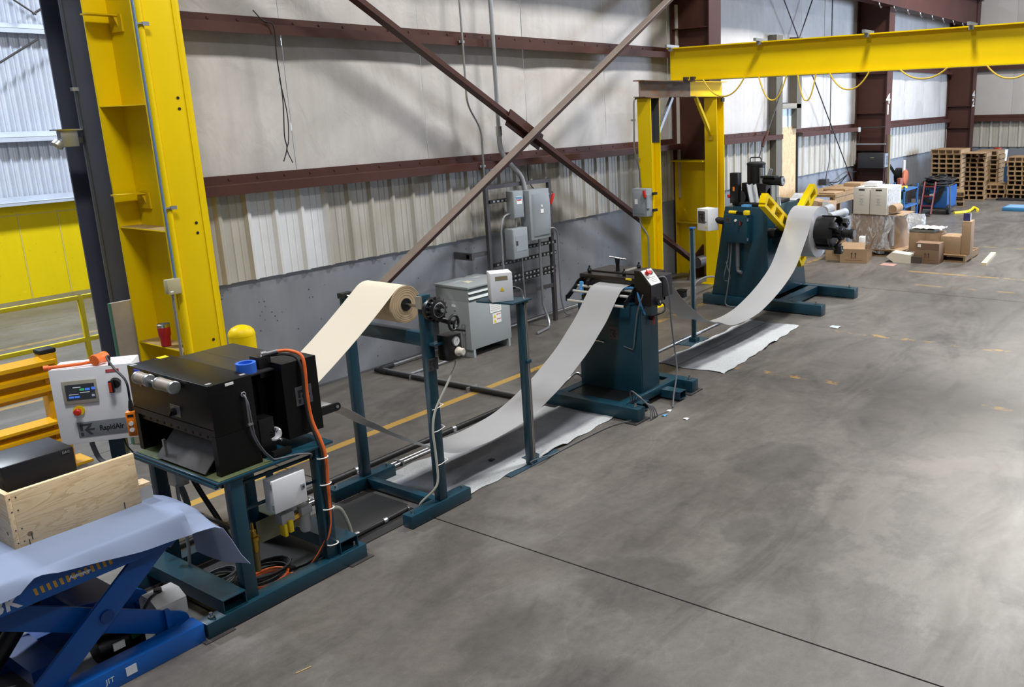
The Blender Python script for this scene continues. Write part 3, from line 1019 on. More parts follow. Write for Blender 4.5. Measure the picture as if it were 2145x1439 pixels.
mfm = mat('muffler_mesh', '#8F8479', 0.55, 0.3, 0.15, 40)
mc = mat('muffler_cap', '#A5A7A8', 0.35, 0.8)
m0 = MB()
for y0, y1 in ((5.385, 5.265), (5.145, 4.985)):
    mf = MB().cyl((2.45, y0, 1.408), (2.45, y1, 1.408), .036, n=20).build('muffler', mfm, pm)
    for y in (y0, y1):
        MB().lathe([(.037, -.01), (.039, -.006), (.039, .006), (.034, .012)], (2.45, y, 1.408), (0, 1 if y == y0 else -1, 0)).build('end_cap', mc, mf)
MB().cyl((2.45, 5.26, 1.405), (2.45, 5.15, 1.405), .012).cyl((2.45, 5.205, 1.405), (2.50, 5.205, 1.405), .014).build('tee_fitting', mc, pm)
sp = MB().box(2.496, 2.50, 5.055, 5.16, 1.195, 1.265).build('selector_plate', mat('plate_light_grey', '#6F7073', 0.4), pm)
MB().cyl((2.496, 5.11, 1.225), (2.475, 5.11, 1.225), .022).obox((2.468, 5.11, 1.225), (.008, 0, 0), (0, .008, .006), (0, -.016, .02)).build('selector_knob', BLACK, sp)
MB().cyl((2.497, 5.48, 1.335), (2.50, 5.48, 1.335), .013).build('worn_spot', mat('bare_metal_spot', '#8C6A5A', 0.6), pm)
MB().box(2.496, 2.50, 5.46, 5.53, 1.405, 1.428).build('blue_label', mat('label_blue', '#2352D8', 0.5), pm)
MB().box(2.60, 2.65, 4.706, 4.71, 1.415, 1.43).build('silver_sticker', PAPERW, pm)
MB().pipe_ring((2.70, 4.706, 1.337), (0, 1, 0), .013, .004).build('cable_grommet', GALV, pm)
rope([(2.70, 4.71, 1.337), (2.70, 4.685, 1.31), (2.698, 4.68, 1.2), (2.705, 4.68, 1.10), (2.74, 4.68, 1.0), (2.80, 4.675, .905), (2.86, 4.66, .89), (2.95, 4.64, .885), (3.05, 4.65, .85), (3.08, 4.7, .80)], .006, 'sensor_cable', mat('grey_cable', '#5C5F64', 0.5), pm)
rope([(2.70, 4.71, 1.33), (2.706, 4.68, 1.29), (2.71, 4.674, 1.17), (2.72, 4.674, 1.07), (2.76, 4.672, .97), (2.81, 4.67, .9)], .004, 'sensor_cable', mat('grey_cable', '#5C5F64', 0.5), pm)
MB().cbox((2.70, 4.675, 1.158), (.03, .012, .012)).build('cable_clip', GALV, pm)
# feed section behind the cover
MB().box(2.77, 3.19, 4.97, 5.61, .93, 1.40, .004).build('feed_body', mat('brownish_black', '#141311', 0.35, 0, 0.2, 2.0), pm)
MB().box(2.766, 2.972, 4.80, 5.62, 1.40, 1.412, .002).box(2.972, 3.20, 4.945, 5.62, 1.40, 1.412).build('feed_deck', mat('dark_grey_deck', '#232326', 0.35, 0, 0.15, 3), pm)
MB().prism([(2.975, .955), (3.222, .955), (3.222, 1.44), (2.985, 1.44), (2.975, 1.40)], 'y', 4.735, 4.935).build('gear_cover', BL, pm)
MB().box(2.93, 3.22, 4.93, 4.97, .93, 1.36).build('gear_plate', BLACK, pm)
MB().obox((2.95, 4.90, 1.42), (.045, 0, 0), (0, .05, 0), (0, 0, .07), .012).build('servo_motor', BLACK, pm)
lp = MB().box(3.05, 3.165, 4.730, 4.736, 1.15, 1.27).build('emblem_plate', mat('plate_mid_grey', '#4A4B50', 0.5), pm)
logo((3.065, 4.7295, 1.165), (1, 0, 0), (0, 0, 1), .085, lp, mat('emblem_ink', '#1D1E21', 0.5))
MB().box(2.80, 2.90, 4.76, 4.90, zb, 1.13, .004).build('drive_motor', BLACK, pm)
dial = MB().lathe([(.041, 0), (.044, .012), (.036, .016), (.014, .012), (0, .012)], (2.90, 4.775, 1.012), (-.25, -.9, .3), 24).build('chrome_handwheel', mat('chrome', '#D9D9DB', 0.25, 0.6), pm)
for i in range(10):
    a = 2*PI*i/10
    MB().beam(V((2.897, 4.762, 1.016))+V((math.cos(a)*.012, 0, math.sin(a)*.012)), V((2.897, 4.762, 1.016))+V((math.cos(a)*.037, 0, math.sin(a)*.037)), .004, .004).build('spoke', DARKST, dial)
MB().cyl((2.915, 4.765, .975), (2.925, 4.74, .97), .010).build('knob', STEEL, pm)
MB().box(2.83, 2.95, 4.69, 4.72, zb, .93).build('sensor_block', BLACK, pm)
for y in (4.885, 5.30):
    MB().beam((3.19, y, 1.005), (3.44, y, 1.005), .018, .055).cyl((3.44, y-.009, 1.005), (3.44, y+.009, 1.005), .0275, n=16).build('guide_arm', BLACK, pm)
    MB().cyl((3.44, y-.012, 1.005), (3.44, y-.008, 1.005), .011, n=10).build('arm_pin', GALV, pm)
MB().cyl((3.36, 4.89, 1.01), (3.36, 5.30, 1.01), .014).build('guide_roller', DARKST, pm)
MB().beam((3.2, 5.1, 1.045), (3.36, 5.1, 1.0), .30, .006, (0, 0, 1)).build('guide_tray', BLACKM, pm)
# bright connectors and orange motor cable over the cover
MB().cyl((2.955, 4.86, 1.497), (3.03, 4.84, 1.502), .015).cyl((2.94, 4.87, 1.50), (2.97, 4.86, 1.50), .019).cyl((2.96, 4.90, 1.478), (3.01, 4.88, 1.478), .013).build('cable_connector', STEEL, pm)
OC = mat('orange_cable_jacket', '#D9642B', 0.45, 0, 0.04)
rope([(3.03, 4.84, 1.50), (3.08, 4.80, 1.498), (3.12, 4.74, 1.47), (3.125, 4.715, 1.40), (3.115, 4.71, 1.22), (3.12, 4.70, 1.05), (3.135, 4.65, .90), (3.14, 4.632, .80), (3.135, 4.635, .62), (3.13, 4.645, .42), (3.10, 4.66, .25), (3.0, 4.75, .06), (2.9, 4.85, .025)], .0105, 'orange_cable', OC, pm, 10)
rope([(3.0, 4.86, 1.478), (3.06, 4.81, 1.478), (3.095, 4.745, 1.455), (3.10, 4.712, 1.38), (3.095, 4.71, 1.22), (3.10, 4.70, 1.05), (3.115, 4.65, .89), (3.118, 4.636, .8), (3.11, 4.645, .6), (3.11, 4.65, .3), (3.0, 4.72, .08), (2.85, 4.8, .03)], .0085, 'black_cable', BLACKM, pm, 8)
for z in (.80, .62, .45, .2):
    MB().pipe_ring((3.127, 4.65, z), (0, .1, 1), .035, .004, 16, 6).build('cable_tie', PAPERW, pm)

# blue painter's tape roll on the press
tr = tag(MB().lathe([(.036, 0), (.058, 0), (.058, .062), (.040, .062), (.040, .03), (.0, .03)], (2.835, 4.87, 1.412), (0, 0, 1), 28).build('tape_roll', BLUEP), 'roll of blue masking tape standing on the black press', 'tape')
for o_, sz in (((2.52, 5.58, 1.4401), .05), ((2.74, 4.76, 1.4401), .04), ((2.53, 4.76, 1.4401), .04)):
    MB().box(o_[0]-sz*.4, o_[0]+sz*.4, o_[1]-sz*.3, o_[1]+sz*.3, 1.44, 1.4412).build('masking_piece', mat('pale_tape', '#8F9090', 0.6), pm)
MB().box(2.68, 2.74, 5.57, 5.62, 1.44, 1.442).build('yellow_tape_piece', YELP, pm)

# ------------------------------------------------------------------ white junction enclosure and air preparation below the table
wb = thing('enclosure', 'small white enclosure with a latch hung under the machine table', 'enclosure', (2.89, 4.70, .55))
MB().box(2.765, 2.985, 4.665, 4.745, .563, .768, .004).build('body', WHITEP, wb)
MB().box(2.762, 2.988, 4.645, 4.665, .560, .771, .004).build('door', WHITEP, wb)
lt = MB().box(2.95, 2.975, 4.636, 4.646, .65, .685, .002).build('latch', GALV, wb)
MB().cyl((2.963, 4.632, .668), (2.963, 4.637, .668), .006).build('keyhole', BLACK, lt)
for z in (.735, .60):
    MB().box(2.759, 2.764, 4.65, 4.665, z-.018, z+.018).build('hinge', GALV, wb)
MB().box(2.80, 2.84, 4.745, 4.765, .57, .80).build('mounting_arm', TEAL, wb)
M_ap = Mx.Translation((-.065, -.09, .055))
ap = thing('air_filter', 'clear-bowl air filter and brass valve block under the white enclosure', 'air filter', (2.95, 4.77, .30))
MB().box(3.04, 3.12, 4.80, 4.88, .385, .44, .006).build('filter_head', mat('grey_cast', '#9A9C9E', 0.5), ap, M_ap)
MB().lathe([(.028, 0), (.036, .02), (.036, .13)], (3.08, 4.84, .26), (0, 0, 1)).build('clear_bowl', mat('clear_bowl_plastic', '#B9BEC2', 0.15, 0, 0.02, alpha=0.55), ap, M_ap)
MB().cyl((3.0, 4.84, .375), (3.05, 4.84, .385), .024, n=6).cyl((2.985, 4.84, .372), (3.0, 4.84, .375), .016).build('brass_nut', mat('brass', '#B8923E', 0.35, 0.9), ap, M_ap)
MB().box(2.90, 2.99, 4.80, 4.87, .38, .45, .004).box(2.95, 3.03, 4.83, 4.88, .43, .46).build('valve_body', mat('grey_cast', '#9A9C9E', 0.5), ap, M_ap)
MB().box(2.905, 2.93, 4.79, 4.85, .30, .385, .008).box(2.935, 2.965, 4.78, 4.81, .32, .40, .006).build('yellow_handle', YELP, ap, M_ap)
MB().plate([(2.82, 4.96, .25), (3.20, 4.96, .25), (3.20, 4.96, .40), (2.82, 4.96, .40)], .004).build('back_plate', mat('grey_olive_plate', '#6E6F58', 0.5, 0.2, 0.2), ap, M_ap)
rope([(2.99, 4.83, .43), (3.05, 4.78, .455), (3.12, 4.76, .455), (3.15, 4.80, .42)], .008, 'hose', DARKST, ap)
rope([(3.18, 4.80, .345), (3.27, 4.80, .355), (3.34, 4.82, .30), (3.40, 4.84, .15), (3.42, 4.85, .03)], .013, 'clear_hose', mat('milky_hose', '#B9BAAE', 0.4, 0, 0.05), ap, 10)
lub = thing('lubricator', 'small brass lubricator standing behind the near table leg', 'lubricator', (2.685, 4.79, .18))
MB().lathe([(.022, 0), (.026, .02), (.026, .07), (.032, .075), (.032, .10), (.02, .105), (.018, .14), (.010, .15), (.008, .19)], (2.685, 4.79, .31), (0, 0, 1)).build('body', mat('brass', '#B8923E', 0.35, 0.9), lub)
MB().cyl((2.685, 4.79, .18), (2.685, 4.79, .315), .020).build('bowl', mat('amber_bowl', '#6B5A33', 0.3), lub)
MB().box(2.675, 2.695, 4.79, 5.52, .40, .42).build('arm', DARKST, lub)

# coiled cables on the floor under the table
def coil(c, R, r, turns, name, label, material, sq=.75, wob=.02):
    pts = []
    n = turns*18
    for i in range(n):
        a = 2*PI*i/18
        k = 1+.12*math.sin(i*.37)
        pts.append((c[0]+math.cos(a)*R*k, c[1]+math.sin(a)*R*sq*k, c[2]+r+(i/n)*turns*r*1.5+wob*abs(math.sin(i*.21))))
    return tag(MB().tube(pts, r, 6).build(name, material), label, 'cable coil')
coil((2.82, 4.98, .0), .17, .008, 4, 'cable_coil', 'coil of black cable with white ties under the machine table', BLACKM)
coil((2.80, 4.90, .0), .13, .008, 2, 'cable_coil', 'coil of orange cable lying on the floor under the machine table', OC)
coil((2.62, 5.18, .0), .12, .007, 4, 'cable_coil', 'tangle of grey hose under the rear of the machine table', mat('grey_cable', '#5C5F64', 0.5))
rope([(2.95, 4.9, .02), (3.05, 4.82, .05), (3.12, 4.74, .12), (3.13, 4.70, .25)], .011, 'lead', BLACKM, pm)
mt = tag(MB().box(2.42, 4.05, 4.78, 5.50, 0.0, .006).build('dark_floor_sheet', mat('dark_sheet', '#211F1E', 0.6, 0, 0.25, 3)), 'thin dark sheet on the floor under the machine table and paper stand', 'mat')  # thin sheet that makes the floor darker between table and stand
# ------------------------------------------------------------------ blue scissor lift table
BLU = mat('lift_blue', '#04509E', 0.36, 0, 0.10, 2.0)
BLUD = mat('lift_blue_dark', '#083A80', 0.4, 0, 0.10, 2.0)
lt = thing('lift_table', 'blue scissor lift table with white lettering on its edge', 'lift table', (1.6, 5.0, 0))
MB().box(.35, 2.235, 4.635, 4.755, .0, .115, .004).build('base_rail', BLU, lt)
MB().box(.35, 2.235, 5.30, 5.42, .0, .115, .004).build('base_rail', BLU, lt)
MB().box(2.15, 2.235, 4.755, 5.30, .0, .10).build('base_cross', BLU, lt)
PT = .822
MB().box(.40, 2.175, 4.60, 5.44, PT-.02, PT, .003).build('platform', BLU, lt)
rim = MB().prism([(.40, PT-.02), (.40, PT-.157), (2.12, PT-.157), (2.175, PT-.12), (2.175, PT-.02)], 'y', 4.60, 4.625).build('platform_rim', BLU, lt)
MB().prism([(.40, PT-.02), (.40, PT-.157), (2.12, PT-.157), (2.175, PT-.12), (2.175, PT-.02)], 'y', 5.415, 5.44).build('platform_rim', BLU, lt)
# chevron dashes and lettering on the rim
wm = mat('rim_lettering', '#C9CFDA', 0.5)
ch = mat('worn_yellow_dash', '#B08A3A', 0.6)
for i in range(13):
    x = 1.465+i*.0283
    MB().plate([(x, 4.5995, PT-.122), (x+.014, 4.5995, PT-.122), (x+.007, 4.5995, PT-.084), (x-.007, 4.5995, PT-.084)], .0012).build('dash', ch, rim)
text('lettering', 'Lift3K', .098, (1.40, 4.5985, PT-.112), (1, 0, 0), (0, 0, 1), wm, rim, 'RIGHT', bold=.003)
text('lettering', 'Autoquip', .026, (1.665, 4.598, PT-.103), (1, 0, 0), (0, 0, 1), wm, rim, bold=.001)
def leg(x0, z0, x1, z1, y, w=.13, t=.022, m=BLU):
    return MB().beam((x0, y, z0), (x1, y, z1), t, w, (0, 0, 1), .003).cyl((x0, y-t/2-.002, z0), (x0, y+t/2+.002, z0), w/2, n=20).cyl((x1, y-t/2-.002, z1), (x1, y+t/2+.002, z1), w/2, n=20).build('scissor_leg', m, lt)
for ya, yb in ((4.70, 4.80), (5.36, 5.26)):
    leg(1.40, .10, 2.13, .70, ya)
    leg(1.28, .62, 2.17, .10, yb)
MB().cyl((1.78, 4.68, .39), (1.78, 5.38, .39), .025).cyl((1.78, 4.675, .39), (1.78, 4.69, .39), .034).build('pivot_shaft', BLUD, lt)
MB().box(1.30, 1.36, 4.81, 5.25, .56, .66).build('cross_tube', BLUD, lt)
MB().box(1.45, 1.60, 4.82, 5.24, .12, .20).build('cross_tube', BLUD, lt)
MB().plate([(1.70, 4.83, .42), (1.95, 4.83, .36), (1.95, 5.23, .36), (1.70, 5.23, .42)], .02).build('torque_plate', BLUD, lt)
MB().cyl((1.22, 5.0, .08), (1.58, 5.0, .50), .045).build('cylinder_barrel', BLACK, lt)
MB().cyl((1.58, 5.0, .50), (1.72, 5.0, .66), .022).build('cylinder_rod', STEEL, lt)
MB().cyl((1.22, 5.14, .08), (1.58, 5.14, .50), .045).build('cylinder_barrel', BLACK, lt)
MB().box(2.10, 2.125, 4.765, 4.79, .10, .22).build('stop_bar', BLU, lt)
pk = thing('power_pack', 'black hydraulic power pack with a white tank inside the blue lift table', 'pump', (1.95, 5.0, 0))
MB().cyl((1.78, 4.92, .10), (1.93, 4.92, .10), .075).build('motor', BLACK, pk)
MB().box(1.93, 2.02, 4.86, 4.99, .03, .15, .006).build('manifold', BLACK, pk)
MB().box(1.84, 1.90, 4.835, 4.846, .09, .13).build('data_plate', PAPERW, pk)
MB().box(1.945, 2.01, 4.852, 4.86, .10, .13).build('green_label', mat('label_green', '#1E6B3A', 0.5), pk)
tk = MB().prism([(4.86, .105), (5.06, .105), (5.06, .20), (5.02, .24), (4.93, .24), (4.86, .20)], 'x', 2.10, 2.27).build('tank', mat('tank_white', '#E2DED8', 0.5), pk)
MB().cyl((2.17, 4.97, .24), (2.17, 4.97, .262), .022).build('filler_cap', BLACK, tk)
rope([(2.15, 4.95, .25), (2.08, 4.88, .27), (2.02, 4.86, .22), (1.97, 4.86, .15)], .008, 'hose', BLACKM, pk)
text('badge_print', 'JIT', .04, (2.0-.28, 4.6342, .06), (1, 0, 0), (0, 0, 1), wm, lt)
MB().box(1.80, 1.855, 4.632, 4.636, .035, .085).build('sticker', wm, lt)

# ------------------------------------------------------------------ white paper sheet laid over the platform
def paper_material():
    m, t, b = new_mat('white_paper_sheet')
    b.inputs['Base Color'].default_value = lin('#94A2BF')
    b.inputs['Roughness'].default_value = 0.7
    b.inputs['Specular IOR Level'].default_value = 0.25
    tr = t.n('ShaderNodeBsdfTranslucent')
    tr.inputs['Color'].default_value = lin('#B9BECB')
    mx = t.n('ShaderNodeMixShader')
    mx.inputs[0].default_value = 0.30
    t.l(b.outputs[0], mx.inputs[1])
    t.l(tr.outputs[0], mx.inputs[2])
    t.l(mx.outputs[0], m.node_tree.nodes['Material Output'].inputs[0])
    return m
SHP = paper_material()
HEM = [(0.9, .74), (1.31, .757), (1.38, .762), (1.41, .785), (1.437, .815), (1.47, .822), (1.51, .812), (1.555, .795), (1.66, .773), (1.79, .754), (1.96, .727), (2.18, .705), (2.4, .70)]
def hem(x):
    for (a, za), (b, zb_) in zip(HEM[:-1], HEM[1:]):
        if x <= b:
            return za+(zb_-za)*(x-a)/(b-a)
    return HEM[-1][1]
def drape():
    rows = []
    cols = [0.9+i*(2.20-0.9)/40 for i in range(41)]
    tail = [(2.235, .822, .702, 4.55), (2.29, .80, .697, 4.548), (2.345, .755, .69, 4.545), (2.385, .695, .665, 4.54), (2.41, .61, .585, 4.525), (2.43, .50, .49, 4.495), (2.445, .41, .435, 4.45)]
    nv = 22
    for j in range(nv+1):
        v = j/nv
        row = []
        for x in cols:
            zt = PT+.006
            if v < .6:
                y, z = 5.12-(5.12-4.66)*v/.6, zt
            else:
                q = (v-.6)/.4
                if q < .4:
                    y, z = 4.66-.070*q/.4, zt-.001*q/.4
                else:
                    q = (q-.4)/.6
                    y = 4.590-.042*q-.008*(1+math.sin(x*14))*q
                    z = zt-.001-(zt-.001-hem(x))*(q**1.4)
            if y > 4.66:
                z += .0015*(1+math.sin(x*11+v*9))
            row.append((x, y, z))
        for k, (x, zb_, zf, yf) in enumerate(tail):
            yb = 4.98-.01*k
            y = yb-(yb-yf)*v
            q = max(0, (v-.55)/.45)
            z = zb_-(zb_-zf)*(q*q*(3-2*q))
            row.append((x+.012*math.sin(v*4+k*.5)-.05*(1-v)*(k/6), y, z))
        rows.append(row)
    return rows
sh = tag(MB().grid(drape(), .0025).build('paper_sheet', SHP, angle=60), 'large white paper sheet draped over the blue lift table', 'paper')

# ------------------------------------------------------------------ wooden crate on the sheet, black box inside, wood block and paper stack
def plank_mat(nm, a, b2, sx):
    m, t, b = new_mat(nm)
    pos = t.n('ShaderNodeTexCoord').outputs['Object']
    v = t.scale(pos, *sx)
    n = t.noise(v, 3.0, 4, 0.6, 1.8)
    r = t.math('FRACT', t.math('MULTIPLY', n, 6.0))
    c1 = t.ramp(r, [(0, lin(a)), (0.6, lin(b2)), (0.97, lin('#C3A67D'))])
    kn = t.n('ShaderNodeTexVoronoi')
    kn.inputs['Scale'].default_value = 5.5
    t.l(pos, kn.inputs['Vector'])
    c1 = t.mix(t.math('MULTIPLY', t.math('LESS_THAN', kn.outputs['Distance'], .075), .75), c1, lin('#5E4028'))
    t.l(c1, b.inputs['Base Color'])
    b.inputs['Roughness'].default_value = 0.65
    return m
CRX = plank_mat('pine_board_long', '#DCC49E', '#D5BB93', (0.5, 3, 3))
CRY = plank_mat('pine_board_short', '#DCC49E', '#D5BB93', (3, 0.5, 3))
cz0, cz1 = PT+.008, 1.128
cr = thing('wooden_crate', 'open-backed pine crate standing on the white paper sheet', 'crate', (1.7, 5.1, cz0))
MB().box(1.545, 2.14, 4.905, 4.93, cz0, cz1, .002).build('side_board', CRX, cr)
MB().box(1.52, 1.545, 4.905, 5.405, cz0, cz1, .002).build('end_board', CRY, cr)
MB().box(1.545, 2.115, 4.93, 5.38, cz0, cz0+.012).build('bottom_board', CRX, cr)
for p in ((1.585, 4.9045, cz0+.02), (1.60, 4.9045, cz0+.05), (2.05, 4.9045, cz0+.03)):
    MB().box(p[0]-.002, p[0]+.002, 4.902, 4.906, p[2]-.025, p[2]+.012).build('nail', DARKST, cr)
for z in (cz0+.03, cz0+.1, cz0+.2, cz0+.27):
    for x in (1.533, 1.56):
        MB().cyl((x+.004, 4.9035, z), (x+.004, 4.906, z), .004, n=6).build('nail', DARKST, cr)
bb = thing('black_box', 'plain black equipment box sitting inside the pine crate', 'box', (1.75, 5.2, cz0))
MB().box(1.58, 1.92, 5.07, 5.36, cz0+.012, 1.215, .008).build('body', mat('box_black_plastic', '#15151A', 0.4, 0, 0.1), bb)
MB().box(1.579, 1.5805, 5.09, 5.14, cz0+.02, 1.14).build('corner_strip', mat('dark_grey_strip', '#2E2F38', 0.4), bb)
text('lettering', 'DAC', .018, (1.88, 5.0685, 1.195), (1, 0, 0), (0, 0, 1), mat('grey_print', '#8C8E94', 0.5), bb)
wk = thing('paper_stack', 'stack of cut sheets under a pine block behind the crate corner', 'paper stack', (2.19, 4.97, PT+.008))
for i in range(12):
    MB().box(2.145, 2.215+random.uniform(-.003, .003), 4.93, 5.02+random.uniform(-.003, .003), PT+.008+i*.0065, PT+.008+i*.0065+.0058).build('sheet', mat('stack_grey', '#B8B6B4', 0.7), wk)
MB().box(2.145, 2.213, 4.932, 5.02, PT+.087, PT+.105).build('top_block', CRX, wk)
# ------------------------------------------------------------------ paper unwind stand
us = thing('unwind_stand', 'teal unwind stand holding the paper roll beside the machine table', 'stand', (4.11, 5.12, 0))
for y0, y1 in ((4.668, 4.728), (5.54, 5.60)):
    MB().box(4.075, 4.15, y0, y1, .10, 1.665 if y0 < 5 else 1.56, .003).build('upright', TEAL, us)
for y0, y1 in ((4.655, 4.755), (5.52, 5.62)):
    ft = MB().box(3.785, 4.375, y0, y1, .006, .10, .003).build('foot_bar', TEAL, us)
    for x in (3.83, 4.33):
        MB().cyl((x, (y0+y1)/2, .10), (x, (y0+y1)/2, .122), .011, n=8).build('levelling_bolt', STEEL, ft)
    MB().box(3.79, 3.87, y0+.01, y1-.01, 0, .006).box(4.29, 4.37, y0+.01, y1-.01, 0, .006).build('shim', DARKST, ft)['kind'] = 'stuff'
MB().box(4.085, 4.145, 4.755, 5.52, .02, .09, .003).build('base_tie', TEAL, us)
MB().box(4.09, 4.15, 4.74, 5.53, 1.285, 1.385, .003).build('cross_bar', TEAL, us)
MB().box(4.060, 4.074, 4.67, 4.725, 1.57, 1.66).build('bearing_slot', mat('pale_tape_strip', '#8E897C', 0.5), us)
MB().box(4.06, 4.16, 5.54, 5.60, 1.56, 1.60).build('bearing_cap', BLACKM, us)
MB().cyl((4.10, 4.56, 1.578), (4.10, 5.62, 1.578), .011, n=12).build('shaft', STEEL, us)
# brake, handwheel and regulator on the near side
bk = MB().lathe([(.03, 0), (.085, .01), (.09, .03), (.09, .05), (.07, .06), (.075, .065), (.075, .085), (.05, .095), (.02, .10), (.02, .12), (0, .12)], (4.13, 4.66, 1.562), (0, -1, 0), 24).build('brake', BLACK, us)
for i in range(16):
    a = 2*PI*i/16
    MB().beam((4.13+math.cos(a)*.03, 4.572, 1.562+math.sin(a)*.03), (4.13+math.cos(a)*.09, 4.60, 1.562+math.sin(a)*.09), .010, .03, (0, 1, 0)).build('cooling_fin', BLACKM, bk)
MB().pipe_ring((4.13, 4.568, 1.562), (0, 1, 0), .05, .004, 20, 6).build('ring', GALV, bk)
MB().cyl((4.13, 4.56, 1.562), (4.13, 4.53, 1.562), .014).build('hub_nut', GALV, bk)
MB().cyl((4.13, 4.60, 1.50), (4.225, 4.58, 1.455), .020).build('gear_case', BLACK, us)
MB().cyl((4.232, 4.59, 1.45), (4.236, 4.54, 1.45), .015).build('wheel_hub', BLACK, us)
hw = MB().pipe_ring((4.235, 4.545, 1.45), (.15, -.98, 0), .054, .010, 26, 8).build('handwheel', BLACK, us)
for i in range(3):
    a = 2*PI*i/3+.5
    sd = V((.98, .15, 0))
    MB().beam((4.235, 4.545, 1.45), V((4.235, 4.545, 1.45))+sd*math.cos(a)*.05+V((0, 0, math.sin(a)*.05)), .010, .010).build('spoke', BLACK, hw)
MB().cyl((4.25, 4.545, 1.398), (4.30, 4.50, 1.385), .011, .013).build('grip', BLACK, hw)
rg = MB().box(4.17, 4.30, 4.55, 4.66, 1.175, 1.36, .003).build('regulator_box', BLACK, us)
MB().lathe([(.034, 0), (.034, .012), (.030, .014), (.0, .014)], (4.24, 4.55, 1.312), (0, -1, 0)).build('gauge_rim', GALV, rg)
MB().cyl((4.24, 4.5355, 1.312), (4.24, 4.535, 1.312), .028).build('gauge_dial', PAPERW, rg)
MB().beam((4.24, 4.534, 1.312), (4.255, 4.534, 1.33), .003, .001).build('gauge_needle', INK, rg)
MB().lathe([(.034, 0), (.034, .015), (.026, .018), (.026, .05), (.022, .055), (0, .055)], (4.255, 4.55, 1.232), (.15, -1, 0)).build('regulator_knob', mat('ivory_plastic', '#CFC9BC', 0.5), rg)
MB().box(4.09, 4.19, 4.60, 4.665, 1.30, 1.315).build('bracket', TEAL, us)
lp = MB().box(4.07, 4.16, 4.658, 4.6645, 1.11, 1.20).build('emblem_plate', mat('plate_dark_grey', '#3B3C40', 0.5), us)
logo((4.08, 4.6575, 1.12), (1, 0, 0), (0, 0, 1), .068, lp, mat('emblem_ink', '#1D1E21', 0.5))
rope([(4.27, 4.60, 1.18), (4.27, 4.60, 1.12), (4.19, 4.61, 1.0), (4.08, 4.635, .83), (4.045, 4.645, .68), (4.05, 4.645, .5), (4.05, 4.645, .3), (4.02, 4.66, .22), (3.97, 4.75, .12), (3.98, 4.80, .05)], .0085, 'air_hose', mat('milky_hose', '#B9BAAE', 0.4, 0, 0.05), us, 8)
for z in (.83, .66, .40):
    MB().tube([(4.05, 4.64, z), (4.10, 4.652, z-.008), (4.17, 4.655, z+.004), (4.178, 4.70, z+.006)], .003, 6).build('cable_tie', PAPERW, us)

# paper roll with its web running down into the press
PAP = mat('cream_paper', '#C4B9A6', 0.75, 0, 0.015, 2.0)
pr = thing('paper_roll', 'cream paper roll on the teal stand with its web running to the press', 'paper roll', (4.10, 5.09, 1.44))
RR = .136
ring = []
cx, cz = 4.10, 1.578
MB().lathe([(.045, 0), (RR, 0), (RR, .43), (.045, .43)], (cx, 4.875, cz), (0, 1, 0), 48).build('roll', mat('roll_kraft', '#BFA887', 0.75, 0, 0.04, 3), pr)
MB().lathe([(.02, -.004), (.046, -.004), (.046, .01), (.02, .01)], (cx, 4.872, cz), (0, 1, 0), 24).build('core_chuck', BLACK, pr)
for r in (.07, .09, .105, .12, .13):
    MB().pipe_ring((cx, 4.8745, cz), (0, 1, 0), r, .0009, 40, 5).build('wound_edge', mat('roll_edge', '#A58F70', 0.8), pr)
pts = []
R2 = RR+.002
for i in range(15):
    a = math.radians(-30+(124.6+30)*i/14)
    pts.append((cx+R2*math.cos(a), cz+R2*math.sin(a)))
tx, tz = pts[-1]
for t in (.2, .4, .6, .8, 1.0):
    pts.append((tx+(3.30-tx)*t, tz+(1.195-tz)*t+(-.018*math.sin(PI*t))))
pts += [(3.235, 1.155)]
MB().grid([[(x, y, z) for x, z in pts] for y in (4.88, 4.98, 5.08, 5.18, 5.30)], .0012).build('web', PAP, pr, angle=60)

# ------------------------------------------------------------------ coil strip: two hanging loops of dull metal
STRIP = mat('dull_coil_strip', '#C9CACD', 0.34, 0.5, 0.03, 1.5)
def strip(pts, y0, y1, name, parent, th=.0014):
    P = smooth_pts([(x, 0, z) for x, z in pts], 8)
    return MB().grid([[(p.x, y, p.z) for p in P] for y in (y0, y0+(y1-y0)/3, y0+2*(y1-y0)/3, y1)], th).build(name, STRIP, parent, angle=60)
base_ = [(6.98, 1.195), (6.90, 1.193), (6.80, 1.172), (6.70, 1.09), (6.54, .925), (6.38, .80), (6.22, .683), (6.03, .575), (5.84, .477), (5.66, .405), (5.49, .345), (5.3, .296), (5.1, .272), (4.9, .260), (4.74, .264), (4.60, .275)]
P1 = smooth_pts([(x, 0, z) for x, z in base_+[(4.50, .285), (4.38, .332), (4.25, .42), (4.09, .527), (3.96, .617), (3.865, .684), (3.76, .771), (3.69, .822), (3.61, .895), (3.5, .98), (3.42, 1.022), (3.36, 1.03), (3.21, 1.04)]], 8)
s1 = MB().grid([[(p.x, 4.90+.38*k/4, p.z) for p in P1] for k in range(5)], .0014).build('steel_strip', STRIP, None, angle=60)
tag(s1, 'dull steel strip sagging from the feeder to the black press', 'steel strip')

